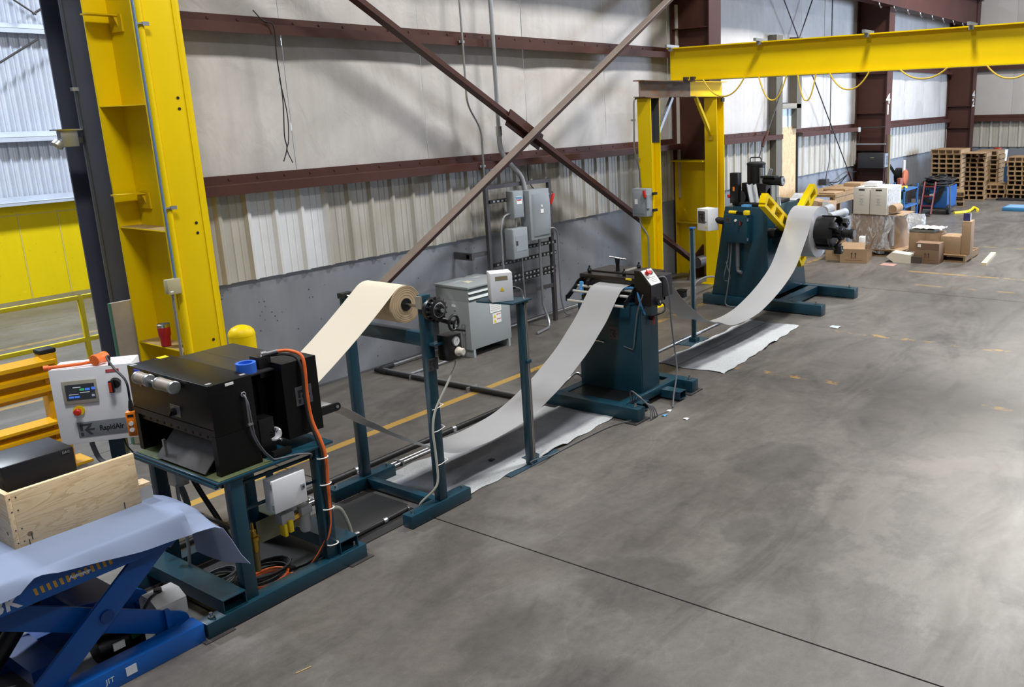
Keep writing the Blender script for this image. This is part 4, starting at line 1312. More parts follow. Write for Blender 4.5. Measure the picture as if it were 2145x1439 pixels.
# ------------------------------------------------------------------ felt runners on the floor under the loops
def felt(name, label, pts, w_in, w_out, seamy=None):
    """pts: list of (x, y_near, y_far); edges wander a little, centre greyed by use"""
    m, t, b = new_mat(name+'_felt')
    pos = t.n('ShaderNodeNewGeometry').outputs['Position']
    sep = t.n('ShaderNodeSeparateXYZ')
    t.l(pos, sep.inputs[0])
    nz = t.noise(pos, 3.0, 5, 0.6)
    d = t.math('ABSOLUTE', t.math('SUBTRACT', sep.outputs[1], w_in))
    d = t.math('ADD', d, t.math('MULTIPLY', t.math('SUBTRACT', nz, 0.5), .10))
    f = t.sstep(d, w_out-.05, w_out+.04)
    fine = t.noise(pos, 60, 3)
    dirty = t.ramp(t.noise(pos, 2.0, 5), [(.3, lin('#66686E')), (.7, lin('#82848B'))])
    clean = t.ramp(fine, [(.3, lin('#A9ADAF')), (.7, lin('#BDC1C3'))])
    c = t.mix(f, dirty, clean)
    if seamy:
        sm = t.math('LESS_THAN', t.math('ABSOLUTE', t.math('SUBTRACT', sep.outputs[1], seamy)), .008)
        c = t.mix(t.math('MULTIPLY', sm, .7), c, lin('#3A3C40'))
    t.l(c, b.inputs['Base Color'])
    b.inputs['Roughness'].default_value = 0.95
    b.inputs['Specular IOR Level'].default_value = 0.1
    bp = t.n('ShaderNodeBump')
    bp.inputs['Strength'].default_value = 0.6
    bp.inputs['Distance'].default_value = 0.006
    t.l(fine, bp.inputs['Height'])
    t.l(bp.outputs[0], b.inputs['Normal'])
    rows = []
    n = 40
    for i in range(n+1):
        s = i/n
        k = s*(len(pts)-1)
        j = min(int(k), len(pts)-2)
        q = k-j
        x, a, e = [pts[j][z]*(1-q)+pts[j+1][z]*q for z in range(3)]
        a += .012*math.sin(i*1.1)
        e += .015*math.sin(i*.8+1)
        row = []
        for v in range(13):
            y = a+(e-a)*v/12
            z = .004+.008*max(0, math.sin(i*.5+v*.9))*(.5 if 1 < v < 11 else 1)
            if v == 0 and 20 < i < 27:
                z += .02
            row.append((x+.03*math.sin(v*.7), y, z))
        rows.append(row)
    o = MB().grid(rows, .004).build(name, m, angle=60)
    return tag(o, label, 'felt runner')
felt('felt_runner', 'white felt runner with a grey worn centre under the near strip loop', [(4.17, 4.72, 5.62), (4.9, 4.72, 5.56), (5.6, 4.72, 5.56), (6.40, 4.76, 5.57)], 5.14, .27)
felt('felt_runner', 'white felt runner with a grey worn centre under the far strip loop', [(8.14, 4.50, 5.40), (9.2, 4.56, 5.40), (10.5, 4.66, 5.41)], 5.11, .26, 5.13)

# ------------------------------------------------------------------ pipes along the floor
PB = mat('black_pipe_rubber', '#1B1B1D', 0.5)
pp = thing('floor_pipe', 'black pipe with metal clips lying along the floor beside the yellow line', 'pipe', (4.9, 5.84, 0))
MB().cyl((2.6, 5.86, .028), (6.37, 5.86, .028), .024, n=12).build('pipe', PB, pp)
for x in (4.25, 5.35):
    MB().cyl((x-.02, 5.86, .028), (x+.02, 5.86, .028), .028, n=12).box(x-.02, x+.02, 5.80, 5.92, 0, .006).build('clip', GALV, pp)
p2 = thing('floor_pipe', 'twin black pipes crossing the floor from the wall to the strip loop', 'pipe', (6.33, 7.0, 0))
MB().cyl((6.28, 8.1, .03), (6.34, 5.88, .03), .024, n=12).build('pipe', PB, p2)
MB().cyl((6.34, 8.1, .03), (6.40, 5.88, .03), .018, n=12).build('pipe', GALV, p2)
for y in (7.5, 6.6):
    MB().box(6.26, 6.42, y-.01, y+.01, 0, .05).build('clip', GALV, p2)
p3 = thing('conduit_pair', 'pair of bright conduits lying on the floor behind the teal stand', 'conduit', (4.0, 5.70, 0))
for y in (5.67, 5.72):
    MB().cyl((2.7, y, .016), (4.98, y, .016), .014, n=12).build('conduit', STEEL, p3)
MB().box(4.55, 4.57, 5.64, 5.75, 0, .035).box(3.7, 3.72, 5.64, 5.75, 0, .035).build('strap', GALV, p3)['kind'] = 'stuff'
p4 = thing('wall_conduit', 'bright conduit with a black elbow along the foot of the long wall', 'conduit', (6.9, 8.0, 0))
MB().cyl((6.36, 8.06, .04), (11.5, 8.10, .04), .014, n=10).build('conduit', GALV, p4)
MB().tube(round_path([(6.28, 7.9, .03), (6.28, 8.06, .035), (6.5, 8.06, .04)], .1), .03, 10).build('elbow', PB, p4)
p5 = tag(MB().cyl((7.55, 5.60, .02), (10.2, 5.66, .02), .014, n=10).build('floor_conduit', GALV), 'bright conduit on the floor running beneath the far strip loop', 'conduit')
MB().cyl((9.4, 5.64, .02), (9.55, 5.64, .02), .022, n=10).build('coupling', STEEL, p5)
hs = thing('floor_hose', 'black rubber hose with fittings running from the table to the stand foot', 'hose', (3.7, 4.92, 0))
rope([(3.42, 4.86, .02), (3.5, 4.90, .025), (3.75, 4.91, .025), (4.0, 4.92, .025)], .016, 'hose', PB, hs)
for x in (3.5, 3.75, 3.98):
    MB().cyl((x-.015, 4.908, .025), (x+.015, 4.908, .025), .020, n=10).build('fitting', GALV, hs)
MB().box(3.97, 4.03, 4.80, 4.93, .01, .045).build('manifold', DARKST, hs)

# ------------------------------------------------------------------ loop sensor posts
def sensor_post(x, y, label, ztop, plate):
    sp = thing('sensor_post', label, 'sensor post', (x, y, 0))
    MB().box(x-.022, x+.022, y-.022, y+.028, .008, ztop, .003).build('post', TEAL, sp)
    x0, x1, y0, y1 = plate
    MB().box(x0, x1, y0, y1, 0, .008).build('base_plate', mat('teal_grey_plate', '#2E4552', 0.45), sp)
    return sp
s1p = sensor_post(5.115, 4.705, 'teal loop sensor post by the near runner with a white box on top', 1.415, (4.83, 5.48, 4.66, 4.86))
for dx, m in ((.032, mat('rail_aluminium', '#A9A5A0', 0.35, 0.8)), (.048, mat('rail_grey', '#8A8785', 0.4, 0.6))):
    MB().box(5.115+dx-.006, 5.115+dx+.006, 4.684, 4.70, .03, 1.40).build('rail', m, s1p)
MB().box(5.11, 5.175, 4.675, 4.71, .008, .05).box(5.13, 5.18, 4.675, 4.71, 1.395, 1.415).box(5.12, 5.175, 4.67, 4.71, .89, .92, .003).build('rail_clamp', TEAL, s1p)['kind'] = 'stuff'
MB().plate([(4.98, 4.66, 1.415), (5.21, 4.66, 1.415), (5.21, 4.75, 1.415), (5.05, 5.05, 1.415), (4.92, 5.0, 1.415)], .012).build('top_plate', TEAL, s1p)
rope([(5.10, 4.665, .02), (5.08, 4.66, .05), (5.2, 4.62, .06), (5.35, 4.66, .012), (5.7, 4.66, .012), (6.2, 4.63, .012), (6.45, 4.5, .012)], .006, 'floor_lead', mat('grey_cable', '#5C5F64', 0.5), s1p)
wbx = thing('sensor_box', 'white sensor control box standing on top of the near teal post', 'control box', (5.03, 4.86, 1.427))
ang = math.radians(-36)
a1, a2 = V((math.cos(ang), math.sin(ang), 0)), V((-math.sin(ang), math.cos(ang), 0))
bc = V((5.045, 4.845, 1.545))
MB().obox(bc, a1*.088, a2*.080, V((0, 0, .117)), .003).build('case', WHITEP, wbx)
MB().obox(bc-a2*.081+V((0, 0, .075))-a1*.0, a1*.05, a2*.001, V((0, 0, .016))).build('rating_plate', mat('brass_plate', '#8C8468', 0.5), wbx)
MB().plate([bc-a2*.0815+a1*-.018+V((0, 0, -.03)), bc-a2*.0815+a1*.018+V((0, 0, -.03)), bc-a2*.0815+V((0, 0, .004))], .001).build('warning_triangle', YELP, wbx)
g0 = bc+a1*.088+V((0, 0, -.02))-a2*.03
MB().cyl(g0, g0+a1*.03, .016, .012).build('cable_gland', BLACK, wbx)
rope([g0+a1*.03, g0+a1*.07+V((0, 0, -.02)), g0+a1*.09+V((0, 0, -.08)), g0+a1*.085-a2*.06+V((0, 0, -.13)), (5.20, 4.70, 1.38)], .0055, 'lead', mat('grey_cable', '#5C5F64', 0.5), wbx)
s2p = sensor_post(9.17, 5.50, 'teal loop sensor post standing beside the far felt runner', 1.45, (8.96, 9.40, 5.42, 5.72))
MB().box(9.140, 9.148, 5.515, 5.528, .05, 1.42).build('rail', mat('rail_aluminium', '#A9A5A0', 0.35, 0.8), s2p)
MB().box(9.13, 9.2, 5.47, 5.53, 1.45, 1.465).build('top_cap', mat('blue_cap', '#1E5FA8', 0.5), s2p)
MB().box(9.12, 9.22, 5.45, 5.55, .008, .06).build('foot_clamp', TEAL, s2p)

# ------------------------------------------------------------------ transformer
TG = mat('transformer_grey', '#959C9E', 0.45, 0, 0.04, 2)
tf = thing('transformer', 'grey floor-standing transformer cabinet against the long wall', 'transformer', (7.6, 7.8, 0))
tx0, tx1, ty0, ty1 = 7.25, 7.96, 7.50, 8.05
MB().box(tx0, tx1, ty0, ty1, .10, .70, .003).build('body', TG, tf)
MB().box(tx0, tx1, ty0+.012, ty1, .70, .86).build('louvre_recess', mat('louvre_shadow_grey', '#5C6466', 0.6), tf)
for z in (.725, .795):
    MB().plate([(tx0, ty0+.012, z+.035), (tx1, ty0+.012, z+.035), (tx1, ty0-.018, z), (tx0, ty0-.018, z)], .004).build('louvre', mat('louvre_light', '#A5AEAE', 0.45), tf)
for a_, b_ in ((tx0-.001, tx0+.012), (tx1-.012, tx1+.001)):
    MB().box(a_, b_, ty0, ty1, .70, .86).build('side_panel', TG, tf)
MB().box(tx0-.02, tx1+.02, ty0-.025, ty1+.01, .86, .885, .003).build('lid', TG, tf)
for x in (tx0+.03, tx1-.06):
    MB().box(x, x+.035, ty0+.0, ty1, 0, .10).build('foot', TG, tf)
MB().box(7.60, 7.80, 7.496, 7.50, .49, .69).build('data_sheet', PAPERW, tf)
for i in range(6):
    MB().box(7.62, 7.78, 7.4945, 7.4955, .52+i*.024, .523+i*.024).build('print_line', mat('print_grey', '#9A9C9E', 0.7), tf)
wl = MB().box(7.64, 7.79, 7.496, 7.50, .345, .475).build('warning_label', PAPERW, tf)
for z in (.44, .38):
    MB().plate([(7.652, 7.4955, z-.022), (7.70, 7.4955, z-.022), (7.676, 7.4955, z+.024)], .001).build('triangle', YELP, wl)
    MB().box(7.71, 7.785, 7.4945, 7.4955, z+.012, z+.02).build('red_bar', mat('label_red', '#B8343A', 0.6), wl)
MB().box(7.2485, 7.2495, 7.72, 7.79, .62, .65).build('inventory_tag', PAPERW, tf)
MB().cyl((7.2495, 7.74, .57), (7.246, 7.74, .57), .008).build('screw', DARKST, tf)
MB().box(7.45, 7.55, 7.70, 7.80, .885, .888).build('paper_slip', mat('cream_slip', '#C9C4AC', 0.7), tf)
MB().cyl((7.235, 7.60, .42), (7.235, 7.60, .30), .022).build('connector', GALV, tf)
MB().tube(round_path([(7.235, 7.60, .31), (7.235, 7.60, .06), (6.9, 7.62, .03), (6.4, 7.64, .02)], .12), .012, 8).build('conduit', GALV, tf)

# ------------------------------------------------------------------ electrical rack
IR = mat('rack_iron', '#4E4B4E', 0.5, 0.3, 0.15, 5)
rk = thing('electrical_rack', 'dark steel rack with slotted channels carrying three grey enclosures', 'rack', (8.7, 7.9, 0))
ry = 7.88
MB().box(8.06, 8.11, ry, ry+.05, .0, 2.0).build('upright', IR, rk)
MB().box(9.235, 9.29, ry-.05, ry, .0, 2.0).build('upright', IR, rk)
MB().beam((8.06, ry+.025, 1.985), (9.29, ry-.025, 1.985), .05, .05).build('top_bar', IR, rk)
MB().beam((8.11, ry+.025, .52), (9.24, ry-.025, .52), .04, .05).build('lower_bar', IR, rk)
UN = mat('strut_black_zinc', '#232325', 0.5, 0.4)
def strut(x0, x1, z):
    st = MB().beam((x0, ry+.0, z), (x1, ry-.03, z), .04, .045).build('strut_channel', UN, rk)
    n = int((x1-x0)/.075)
    for i in range(n):
        x = x0+.05+i*.075
        MB().box(x, x+.035, ry-.0235-.03*(x-x0)/(x1-x0), ry-.0205-.03*(x-x0)/(x1-x0), z-.012, z+.012).build('slot', mat('slot_grey', '#8A8C90', 0.6), st)
strut(8.11, 9.33, 1.80)
strut(8.60, 9.33, 1.13)
strut(8.11, 9.33, .98)
strut(8.11, 9.30, .78)
strut(8.11, 9.30, .72)
MB().box(7.74, 8.08, ry+.05, ry+.10, 1.12, 1.17).box(7.74, 7.78, ry+.0, 8.2, 1.10, 1.19).build('stay', IR, rk)
def enclosure(x0, x1, z0, z1, label, depth=.15, lever=None, cover=False, door=None):
    e = thing('switch_enclosure', label, 'enclosure', ((x0+x1)/2, ry-.1, z0))
    yb, yf = ry-.025, ry-.025-depth
    MB().box(x0, x1, yf, yb, z0, z1, .003).build('body', GREYBOX, e)
    if cover:
        rows = []
        for s in range(9):
            z = z0+.05+(z1-z0-.1)*s/8
            dep = .035*min(1, math.sin(PI*(.08+.84*s/8))*1.6)
            rows.append([(x0+.045, yf, z), (x0+.075, yf-dep, z), (x1-.03, yf-dep, z), (x1-.012, yf, z)])
        MB().grid(rows, .003).build('domed_cover', GREYBOX, e, angle=50)
        MB().box((x0+x1)/2-.03, (x0+x1)/2+.03, yf-.040, yf-.036, (z0+z1)/2+.02, (z0+z1)/2+.07).build('label_plate', PAPERW, e)
        MB().box((x0+x1)/2-.012, (x0+x1)/2+.012, yf-.040, yf-.036, (z0+z1)/2+.10, (z0+z1)/2+.13).build('small_label', PAPERW, e)
    else:
        MB().box(x0+.008, x1-.008, yf-.006, yf, z0+.01, z1-.01, .002).build('door', GREYBOX, e)
    if lever:
        lv = MB().box(x1+.012, x1+.03, yf+.02, yf+.05, z1-.30, z1-.16).build('lever_bracket', GREYBOX, e)
        MB().beam((x1+.02, yf+.0, z1-.22), (x1+.075, yf-.02, z1-.08), .03, .035, (0, 1, 0), .006).build('red_lever', REDP, lv)
    if door:
        MB().box(x0+.05, x0+.085, yf-.012, yf-.006, (z0+z1)/2-.02, (z0+z1)/2+.04).build('latch', DARKST, e)
        MB().box(x0+.045, x1-.02, yf-.009, yf-.0065, z0+.10, z1-.10).build('door_flap', GREYBOX, e)
    return e
e1 = enclosure(8.40, 8.60, 1.56, 1.91, 'small grey switch box at the upper left of the rack', .12)
MB().box(8.46, 8.56, ry-.155, ry-.151, 1.74, 1.84).build('warning_label', PAPERW, e1)
MB().box(8.46, 8.56, ry-.157, ry-.155, 1.805, 1.835).build('blue_band', mat('label_band_blue', '#5E93B5', 0.6), e1)
MB().box(8.47, 8.55, ry-.157, ry-.155, 1.785, 1.80).build('red_band', mat('label_red', '#B8343A', 0.6), e1)
e2 = enclosure(8.66, 9.06, 1.24, 1.90, 'large grey disconnect with a domed cover and red lever on the rack', .17, True, True)
e3 = enclosure(8.33, 8.62, 1.03, 1.43, 'grey breaker panel at the lower left of the rack', .14, None, False, True)
cd = thing('rack_conduits', 'grey conduits looping between the enclosures of the electrical rack', 'conduit', (8.7, 7.8, 0))
for pts, r in (([(8.45, 7.80, 1.62), (8.28, 7.80, 1.62), (8.20, 7.79, 1.45), (8.20, 7.79, .62)], .014), ([(8.48, 7.78, 1.56), (8.48, 7.78, 1.43)], .014),
               ([(8.90, 7.76, 1.24), (8.90, 7.76, .30), (8.93, 7.70, .12), (8.85, 7.62, .02), (8.5, 7.55, .02)], .019), ([(9.08, 7.78, 1.34), (9.25, 7.78, 1.34), (9.34, 7.80, 1.25), (9.34, 7.80, .3), (9.42, 7.8, .06), (9.6, 7.85, .03)], .012),
               ([(8.55, 7.78, 1.03), (8.57, 7.78, .4), (8.57, 7.78, .1)], .010)):
    MB().tube(round_path(pts, .12), r, 8).build('conduit', GALV, cd)
# conduits down the wall
v1 = thing('wall_riser', 'thick grey conduit riser coming down the long wall to the rack', 'conduit', (8.5, 8.0, 1.9))
MB().tube(round_path([(8.42, 7.92, 6.2), (8.42, 7.92, 2.62)], .1), .028, 12).build('conduit', GALV, v1)
MB().tube(round_path([(8.42, 7.92, 2.70), (8.42, 7.92, 2.40), (8.72, 7.85, 2.08), (8.74, 7.82, 1.90)], .2), .034, 12).build('flex_tail', mat('grey_flex_pale', '#8E8F92', 0.5), v1)
MB().cyl((8.42, 7.92, 2.62), (8.42, 7.92, 2.74), .04).build('coupling', STEEL, v1)
v2 = tag(MB().tube(round_path([(7.93, 7.96, 6.2), (7.93, 7.96, 3.02), (8.14, 7.96, 2.72), (8.14, 7.96, 2.0)], .12), .013, 8).build('wall_riser', GALV), 'thin conduit with an offset bend running down the long wall', 'conduit')
for z in (3.76, 2.25):
    MB().box(7.89 if z > 3 else 8.10, 7.98 if z > 3 else 8.19, 7.975, 7.99, z-.015, z+.015).build('clip', GALV, v2)
tag(MB().tube(smooth_pts([(9.02, 7.99, 2.22), (9.0, 7.99, 2.1), (9.03, 7.98, 1.95), (9.08, 7.92, 1.86), (9.2, 7.86, 1.84)], 6), .006, 6).build('loose_wire', BLACKM), 'short loose black wire hanging from the lower girt above the rack', 'wire')
hc = thing('hanging_cable', 'thin dark cable hanging from the upper girt on the insulated wall', 'cable', (5.4, 8.0, 2.5))
rope([(5.22, 8.0, 3.93), (5.30, 7.98, 3.84), (5.40, 7.97, 3.79), (5.41, 7.99, 3.5), (5.42, 7.99, 3.1), (5.39, 7.99, 2.75), (5.40, 7.99, 2.62), (5.34, 7.98, 2.49)], .006, 'strand', BLACKM, hc)
rope([(5.41, 7.99, 3.3), (5.45, 7.99, 2.95), (5.43, 7.99, 2.7), (5.40, 7.99, 2.6), (5.44, 7.98, 2.47)], .005, 'strand', BLACKM, hc)

# ------------------------------------------------------------------ wall bracing
def angle_brace(p0, p1, name, label, flip=1, y=7.70):
    b = thing(name, label, 'brace', ((p0[0]+p1[0])/2, y, min(p0[1], p1[1])))
    a, e = V((p0[0], y, p0[1])), V((p1[0], y, p1[1]))
    d = (e-a).normalized()
    n = V((-d.z, 0, d.x))*flip
    MB().obox((a+e)/2, (e-a)/2, V((0, .008, 0)), n*.055).build('leg_plate', RED, b)
    MB().obox((a+e)/2+n*.055+V((0, -.055, 0)), (e-a)/2, V((0, .062, 0)), n*.006).build('leg_flange', RED if flip < 0 else mat('dusty_red_steel', '#85786F', 0.6, 0, 0.15, 4), b)
    return b
b1 = angle_brace((4.2, 5.25), (13.12, .18), 'wall_brace', 'dark red steel brace sloping down to the right across the long wall', -1, 7.74)
b2 = angle_brace((4.25, .05), (13.15, 5.14), 'wall_brace', 'dusty brown steel brace sloping up to the right across the long wall', 1, 7.62)
mb = MB().obox((8.68, 7.71, 2.68), V((.30, 0, -.172)), V((0, .012, 0)), V((.055, 0, .095)))
tag(mb.build('gusset_plate', RED), 'red steel gusset plate where the two wall braces cross', 'plate')
# ------------------------------------------------------------------ strip feeder in the middle of the line
fd = thing('strip_feeder', 'teal and black strip feeder with exit rollers in the middle of the line', 'feeder', (7.0, 5.1, 0))
for x0, x1 in ((6.38, 6.50), (7.38, 7.50)):
    MB().box(x0, x1, 4.46, 5.60, .012, .135, .003).build('base_bar', TEAL, fd)
    for y in (4.53, 5.53):
        MB().cyl(((x0+x1)/2, y, .135), ((x0+x1)/2, y, .175), .012, n=8).cyl(((x0+x1)/2, y, .135), ((x0+x1)/2, y, .147), .022, n=6).build('levelling_bolt', STEEL, fd)
        MB().box(x0-.06, x1+.06, y-.09, y+.06, 0, .012).build('shim_plate', DARKST, fd)
MB().box(6.50, 7.38, 4.66, 4.76, .06, .135, .003).build('tie_bar', TEAL, fd)
MB().box(6.50, 7.38, 5.40, 5.50, .06, .135, .003).build('tie_bar', TEAL, fd)
def tube_pocket(x0, x1, y0, y1, z0, z1, t=.006):
    return MB().box(x0, x1, y0, y1, z1-t, z1).box(x0, x1, y0, y1, z0, z0+t).box(x0, x0+t, y0, y1, z0+t, z1-t).box(x1-t, x1, y0, y1, z0+t, z1-t).build('fork_pocket', TEAL, fd)
tube_pocket(6.62, 6.75, 4.58, 5.5, .02, .10)
tube_pocket(7.1, 7.22, 4.44, 5.5, .02, .10)
MB().box(6.50, 7.30, 4.76, 5.40, .11, .128).build('drip_tray', mat('tray_black', '#16191C', 0.35), fd)
MB().box(6.80, 7.13, 4.70, 5.46, .128, 1.02, .004).build('cabinet', TEAL, fd)
MB().box(6.82, 7.11, 4.695, 4.70, .16, .99).build('side_door', TEAL, fd)
lp = MB().box(6.796, 6.80, 4.965, 5.075, .66, .79).build('emblem_plate', mat('plate_purple_grey', '#4A4148', 0.5), fd)
logo((6.7955, 5.062, .675), (0, -1, 0), (0, 0, 1), .085, lp, mat('emblem_ink', '#1D1E21', 0.5))
MB().cyl((6.80, 5.22, .62), (6.77, 5.12, .62), .008).cyl((6.79, 5.3, .62), (6.78, 5.12, .62), .008).build('door_handle', STEEL, fd)
rope([(6.80, 4.9, .60), (6.79, 4.82, .59), (6.78, 4.77, .60), (6.77, 4.74, .75), (6.77, 4.70, .98), (6.80, 4.65, 1.15)], .006, 'lead', mat('grey_cable', '#5C5F64', 0.5), fd)
ks = MB().cyl((6.98, 4.695, .885), (6.98, 4.66, .885), .030).build('rotary_switch', BLACK, fd)
MB().obox((6.985, 4.65, .865), (.012, 0, 0), (0, .008, 0), (.012, 0, .05)).build('handle', mat('dull_red', '#7A3430', 0.5), ks)
HB = mat('feeder_head_black', '#211E1C', 0.36, 0, 0.2, 2.5)
MB().box(6.95, 7.50, 4.83, 5.54, 1.205, 1.265, .004).build('top_cover', HB, fd)
MB().box(6.955, 6.99, 4.84, 5.53, 1.085, 1.205).box(7.46, 7.495, 4.84, 5.53, .95, 1.205).build('front_apron', HB, fd)['kind'] = 'stuff'
MB().box(6.955, 7.49, 5.48, 5.53, .95, 1.205).box(6.955, 7.49, 4.84, 4.89, .95, 1.205).build('side_frame', HB, fd)['kind'] = 'stuff'
MB().box(7.10, 7.42, 4.95, 5.50, 1.265, 1.28, .003).build('raised_panel', HB, fd)
MB().box(7.19, 7.42, 5.10, 5.17, 1.28, 1.283).build('worn_plate', mat('worn_grey', '#8C8882', 0.4, 0.5), fd)
for x, y in ((7.02, 5.46), (7.02, 5.02), (7.40, 5.10)):
    MB().lathe([(.020, 0), (.020, .02), (.026, .03), (.018, .05), (.010, .055), (.010, .075), (0, .078)], (x, y, 1.265), (0, 0, 1), 14).build('adjuster_knob', BLACK, fd)
th = MB().lathe([(.026, 0), (.022, .02), (.020, .06), (.028, .13), (0, .135)], (7.16, 5.20, 1.28), (0, 0, 1), 16).build('lift_handle_stem', BLACK, fd)
MB().cyl((7.13, 5.28, 1.43), (7.20, 5.12, 1.40), .010).build('cross_handle', STEEL, th)
MB().box(6.94, 6.955, 4.88, 4.95, 1.245, 1.263).build('yellow_label', YELP, fd)
# exit roller cascade
for i, (x, z) in enumerate(((6.87, 1.155), (6.785, 1.115), (6.69, 1.035))):
    MB().cyl((x, 4.80-.0*i, z), (x, 5.50, z), .014, n=14).build('exit_roller', mat('roller_chrome', '#CFCFCD', 0.3, 0.4), fd)
for y in (4.785, 5.505):
    pts = smooth_pts([(6.95, y, 1.20), (6.88, y, 1.19), (6.80, y, 1.13), (6.70, y, 1.07), (6.67, y, 1.06)], 5)
    MB().grid([[p+V((0, dy, .03)) for p in pts] for dy in (-.006, .006)], .0).grid([[p+V((0, dy, -.03)) for p in pts] for dy in (.006, -.006)], .0).grid([[p+V((0, -.006, dz)) for p in pts] for dz in (-.03, .03)]).grid([[p+V((0, .006, dz)) for p in pts] for dz in (.03, -.03)]).build('roller_bracket', BLACK, fd)['kind'] = 'stuff'
MB().beam((6.94, 5.40, 1.215), (6.85, 5.36, 1.20), .03, .03).cyl((6.85, 5.355, 1.205), (6.85, 5.355, 1.17), .012).build('hold_down_finger', BLACK, fd)
lb = mat('light_blue_tape', '#5FA6E0', 0.5)
MB().box(6.855, 6.885, 5.44, 5.47, 1.13, 1.20).box(6.84, 6.87, 5.43, 5.46, 1.07, 1.13).build('blue_tape_tag', lb, fd)['kind'] = 'stuff'
rope([(6.87, 4.92, 1.17), (6.86, 4.83, 1.19), (6.87, 4.77, 1.17), (6.85, 4.73, 1.09), (6.86, 4.70, .98), (6.88, 4.685, .93)], .012, 'blue_sleeve', mat('blue_sleeve_tape', '#3C7DB4', 0.5), fd, 8)
# gear case with the sloping control panel
MB().prism([(4.79, 1.02), (4.79, 1.365), (4.72, 1.365), (4.595, 1.228), (4.595, 1.02)], 'x', 6.865, 7.06).build('gear_case', mat('case_charcoal', '#232329', 0.4, 0, 0.1), fd)
MB().prism([(4.78, 1.03), (4.78, 1.36), (4.725, 1.36), (4.605, 1.23), (4.605, 1.03)], 'x', 6.855, 6.866).build('case_side', BLACK, fd)
u_ = V((0, .125, .137)).normalized()
o_ = V((6.93, 4.6575, 1.2965))
nn = V((0, -.137, .125)).normalized()
pnl = MB().obox(o_+V((.03, 0, 0))+nn*.002, V((.088, 0, 0)), u_*.088, nn*.002).build('operator_panel', mat('panel_silver', '#C9CBCB', 0.4), fd)
c0 = o_+V((-.005, 0, 0))+u_*.045+nn*.004
MB().lathe([(.024, 0), (.020, .02), (.030, .028), (.030, .042), (0, .046)], c0, nn, 16).build('emergency_stop', REDP, pnl)
MB().obox(c0+V((.07, 0, 0))+nn*.008, V((.022, 0, 0)), u_*.014, nn*.008).build('black_selector', BLACK, pnl)
for i in range(4):
    MB().obox(o_+V((.04, 0, 0))-u_*(.005+.018*i)+nn*.0045, V((.055-.006*i, 0, 0)), u_*.003, nn*.0006).build('legend_line', mat('legend_grey', '#8D9092', 0.5), pnl)
text('legend_mark', 'K', .03, o_+V((-.03, 0, 0))-u_*.01+nn*.005, (1, 0, 0), u_, INK, pnl)
MB().box(7.08, 7.26, 4.60, 4.80, 1.07, 1.29, .006).build('drive_motor', mat('motor_charcoal', '#22232A', 0.45), fd)
for i in range(5):
    MB().box(7.075, 7.085, 4.60, 4.80, 1.09+i*.04, 1.105+i*.04).build('motor_fin', BLACKM, fd)
MB().cyl((6.95, 4.58, 1.06), (6.95, 4.55, 1.06), .04).build('pulley', BLACK, fd)
MB().cyl((6.95, 4.549, 1.06), (6.95, 4.546, 1.06), .014).build('pulley_bolt', GALV, fd)
rope([(7.03, 4.60, 1.05), (7.05, 4.56, 1.0), (7.0, 4.55, .95), (6.90, 4.6, .93), (6.85, 4.66, .94)], .010, 'black_hose', BLACKM, fd)
MB().box(7.02, 7.12, 4.72, 4.78, .985, 1.0).box(6.97, 7.02, 4.68, 4.70, .99, 1.02).build('yellow_bracket', YELP, fd)['kind'] = 'stuff'
gc = mat('grey_cable', '#5C5F64', 0.5)
rope([(7.05, 4.66, 1.27), (7.10, 4.58, 1.27), (7.13, 4.56, 1.1), (7.16, 4.56, .8), (7.20, 4.55, .5), (7.15, 4.5, .3), (7.0, 4.45, .1), (6.9, 4.4, .015)], .008, 'grey_lead', gc, fd, 8)
cb = thing('cable_bundle', 'loose loops of grey cable hung over the near foot of the feeder', 'cable', (6.5, 4.45, 0))
for k in range(4):
    rope([(6.55+.03*k, 4.66, .12), (6.50+.02*k, 4.62-.02*k, .26-.02*k), (6.46+.03*k, 4.50, .24-.03*k), (6.52+.02*k, 4.42, .12), (6.50+.04*k, 4.40, .015), (6.62, 4.42, .012)], .006, 'loop', gc, cb)
rope([(6.62, 4.42, .012), (6.72, 4.40, .012), (6.78, 4.38, .012)], .005, 'tail', gc, cb)
fl_ = thing('air_fitting', 'galvanised air fitting and hose standing behind the feeder base', 'fitting', (7.0, 5.6, 0))
MB().tube(round_path([(6.95, 5.56, .14), (6.9, 5.60, .2), (6.8, 5.62, .16), (6.7, 5.7, .05), (6.6, 5.8, .02)], .1), .014, 8).build('hose', GALV, fl_)
MB().lathe([(.022, 0), (.022, .06), (.012, .065), (.012, .1), (0, .1)], (6.98, 5.55, .14), (0, 0, 1), 12).build('valve', mat('valve_green', '#3E7A64', 0.5), fl_)

# ------------------------------------------------------------------ decoiler and the coil
dc = thing('decoiler', 'teal decoiler with a tapered cabinet, hydraulic unit and black mandrel', 'decoiler', (11.7, 5.6, 0))
for x0, x1 in ((11.14, 11.30), (12.42, 12.58)):
    MB().box(x0, x1, 4.61, 6.52, .012, .155, .004).build('base_leg', TEAL, dc)
    for y in (4.72, 6.40):
        MB().cyl(((x0+x1)/2, y, .155), ((x0+x1)/2, y, .20), .014, n=8).cyl(((x0+x1)/2, y, .155), ((x0+x1)/2, y, .17), .024, n=6).build('levelling_bolt', STEEL, dc)
    MB().box(x0, x1, 4.62, 4.74, 0, .012).box(x0, x1, 6.3, 6.5, 0, .012).build('shim', DARKST, dc)['kind'] = 'stuff'
MB().box(11.30, 12.42, 6.0, 6.2, .03, .15).build('cross_member', TEAL, dc)
MB().box(11.30, 12.42, 5.2, 5.35, .03, .15).build('cross_member', TEAL, dc)
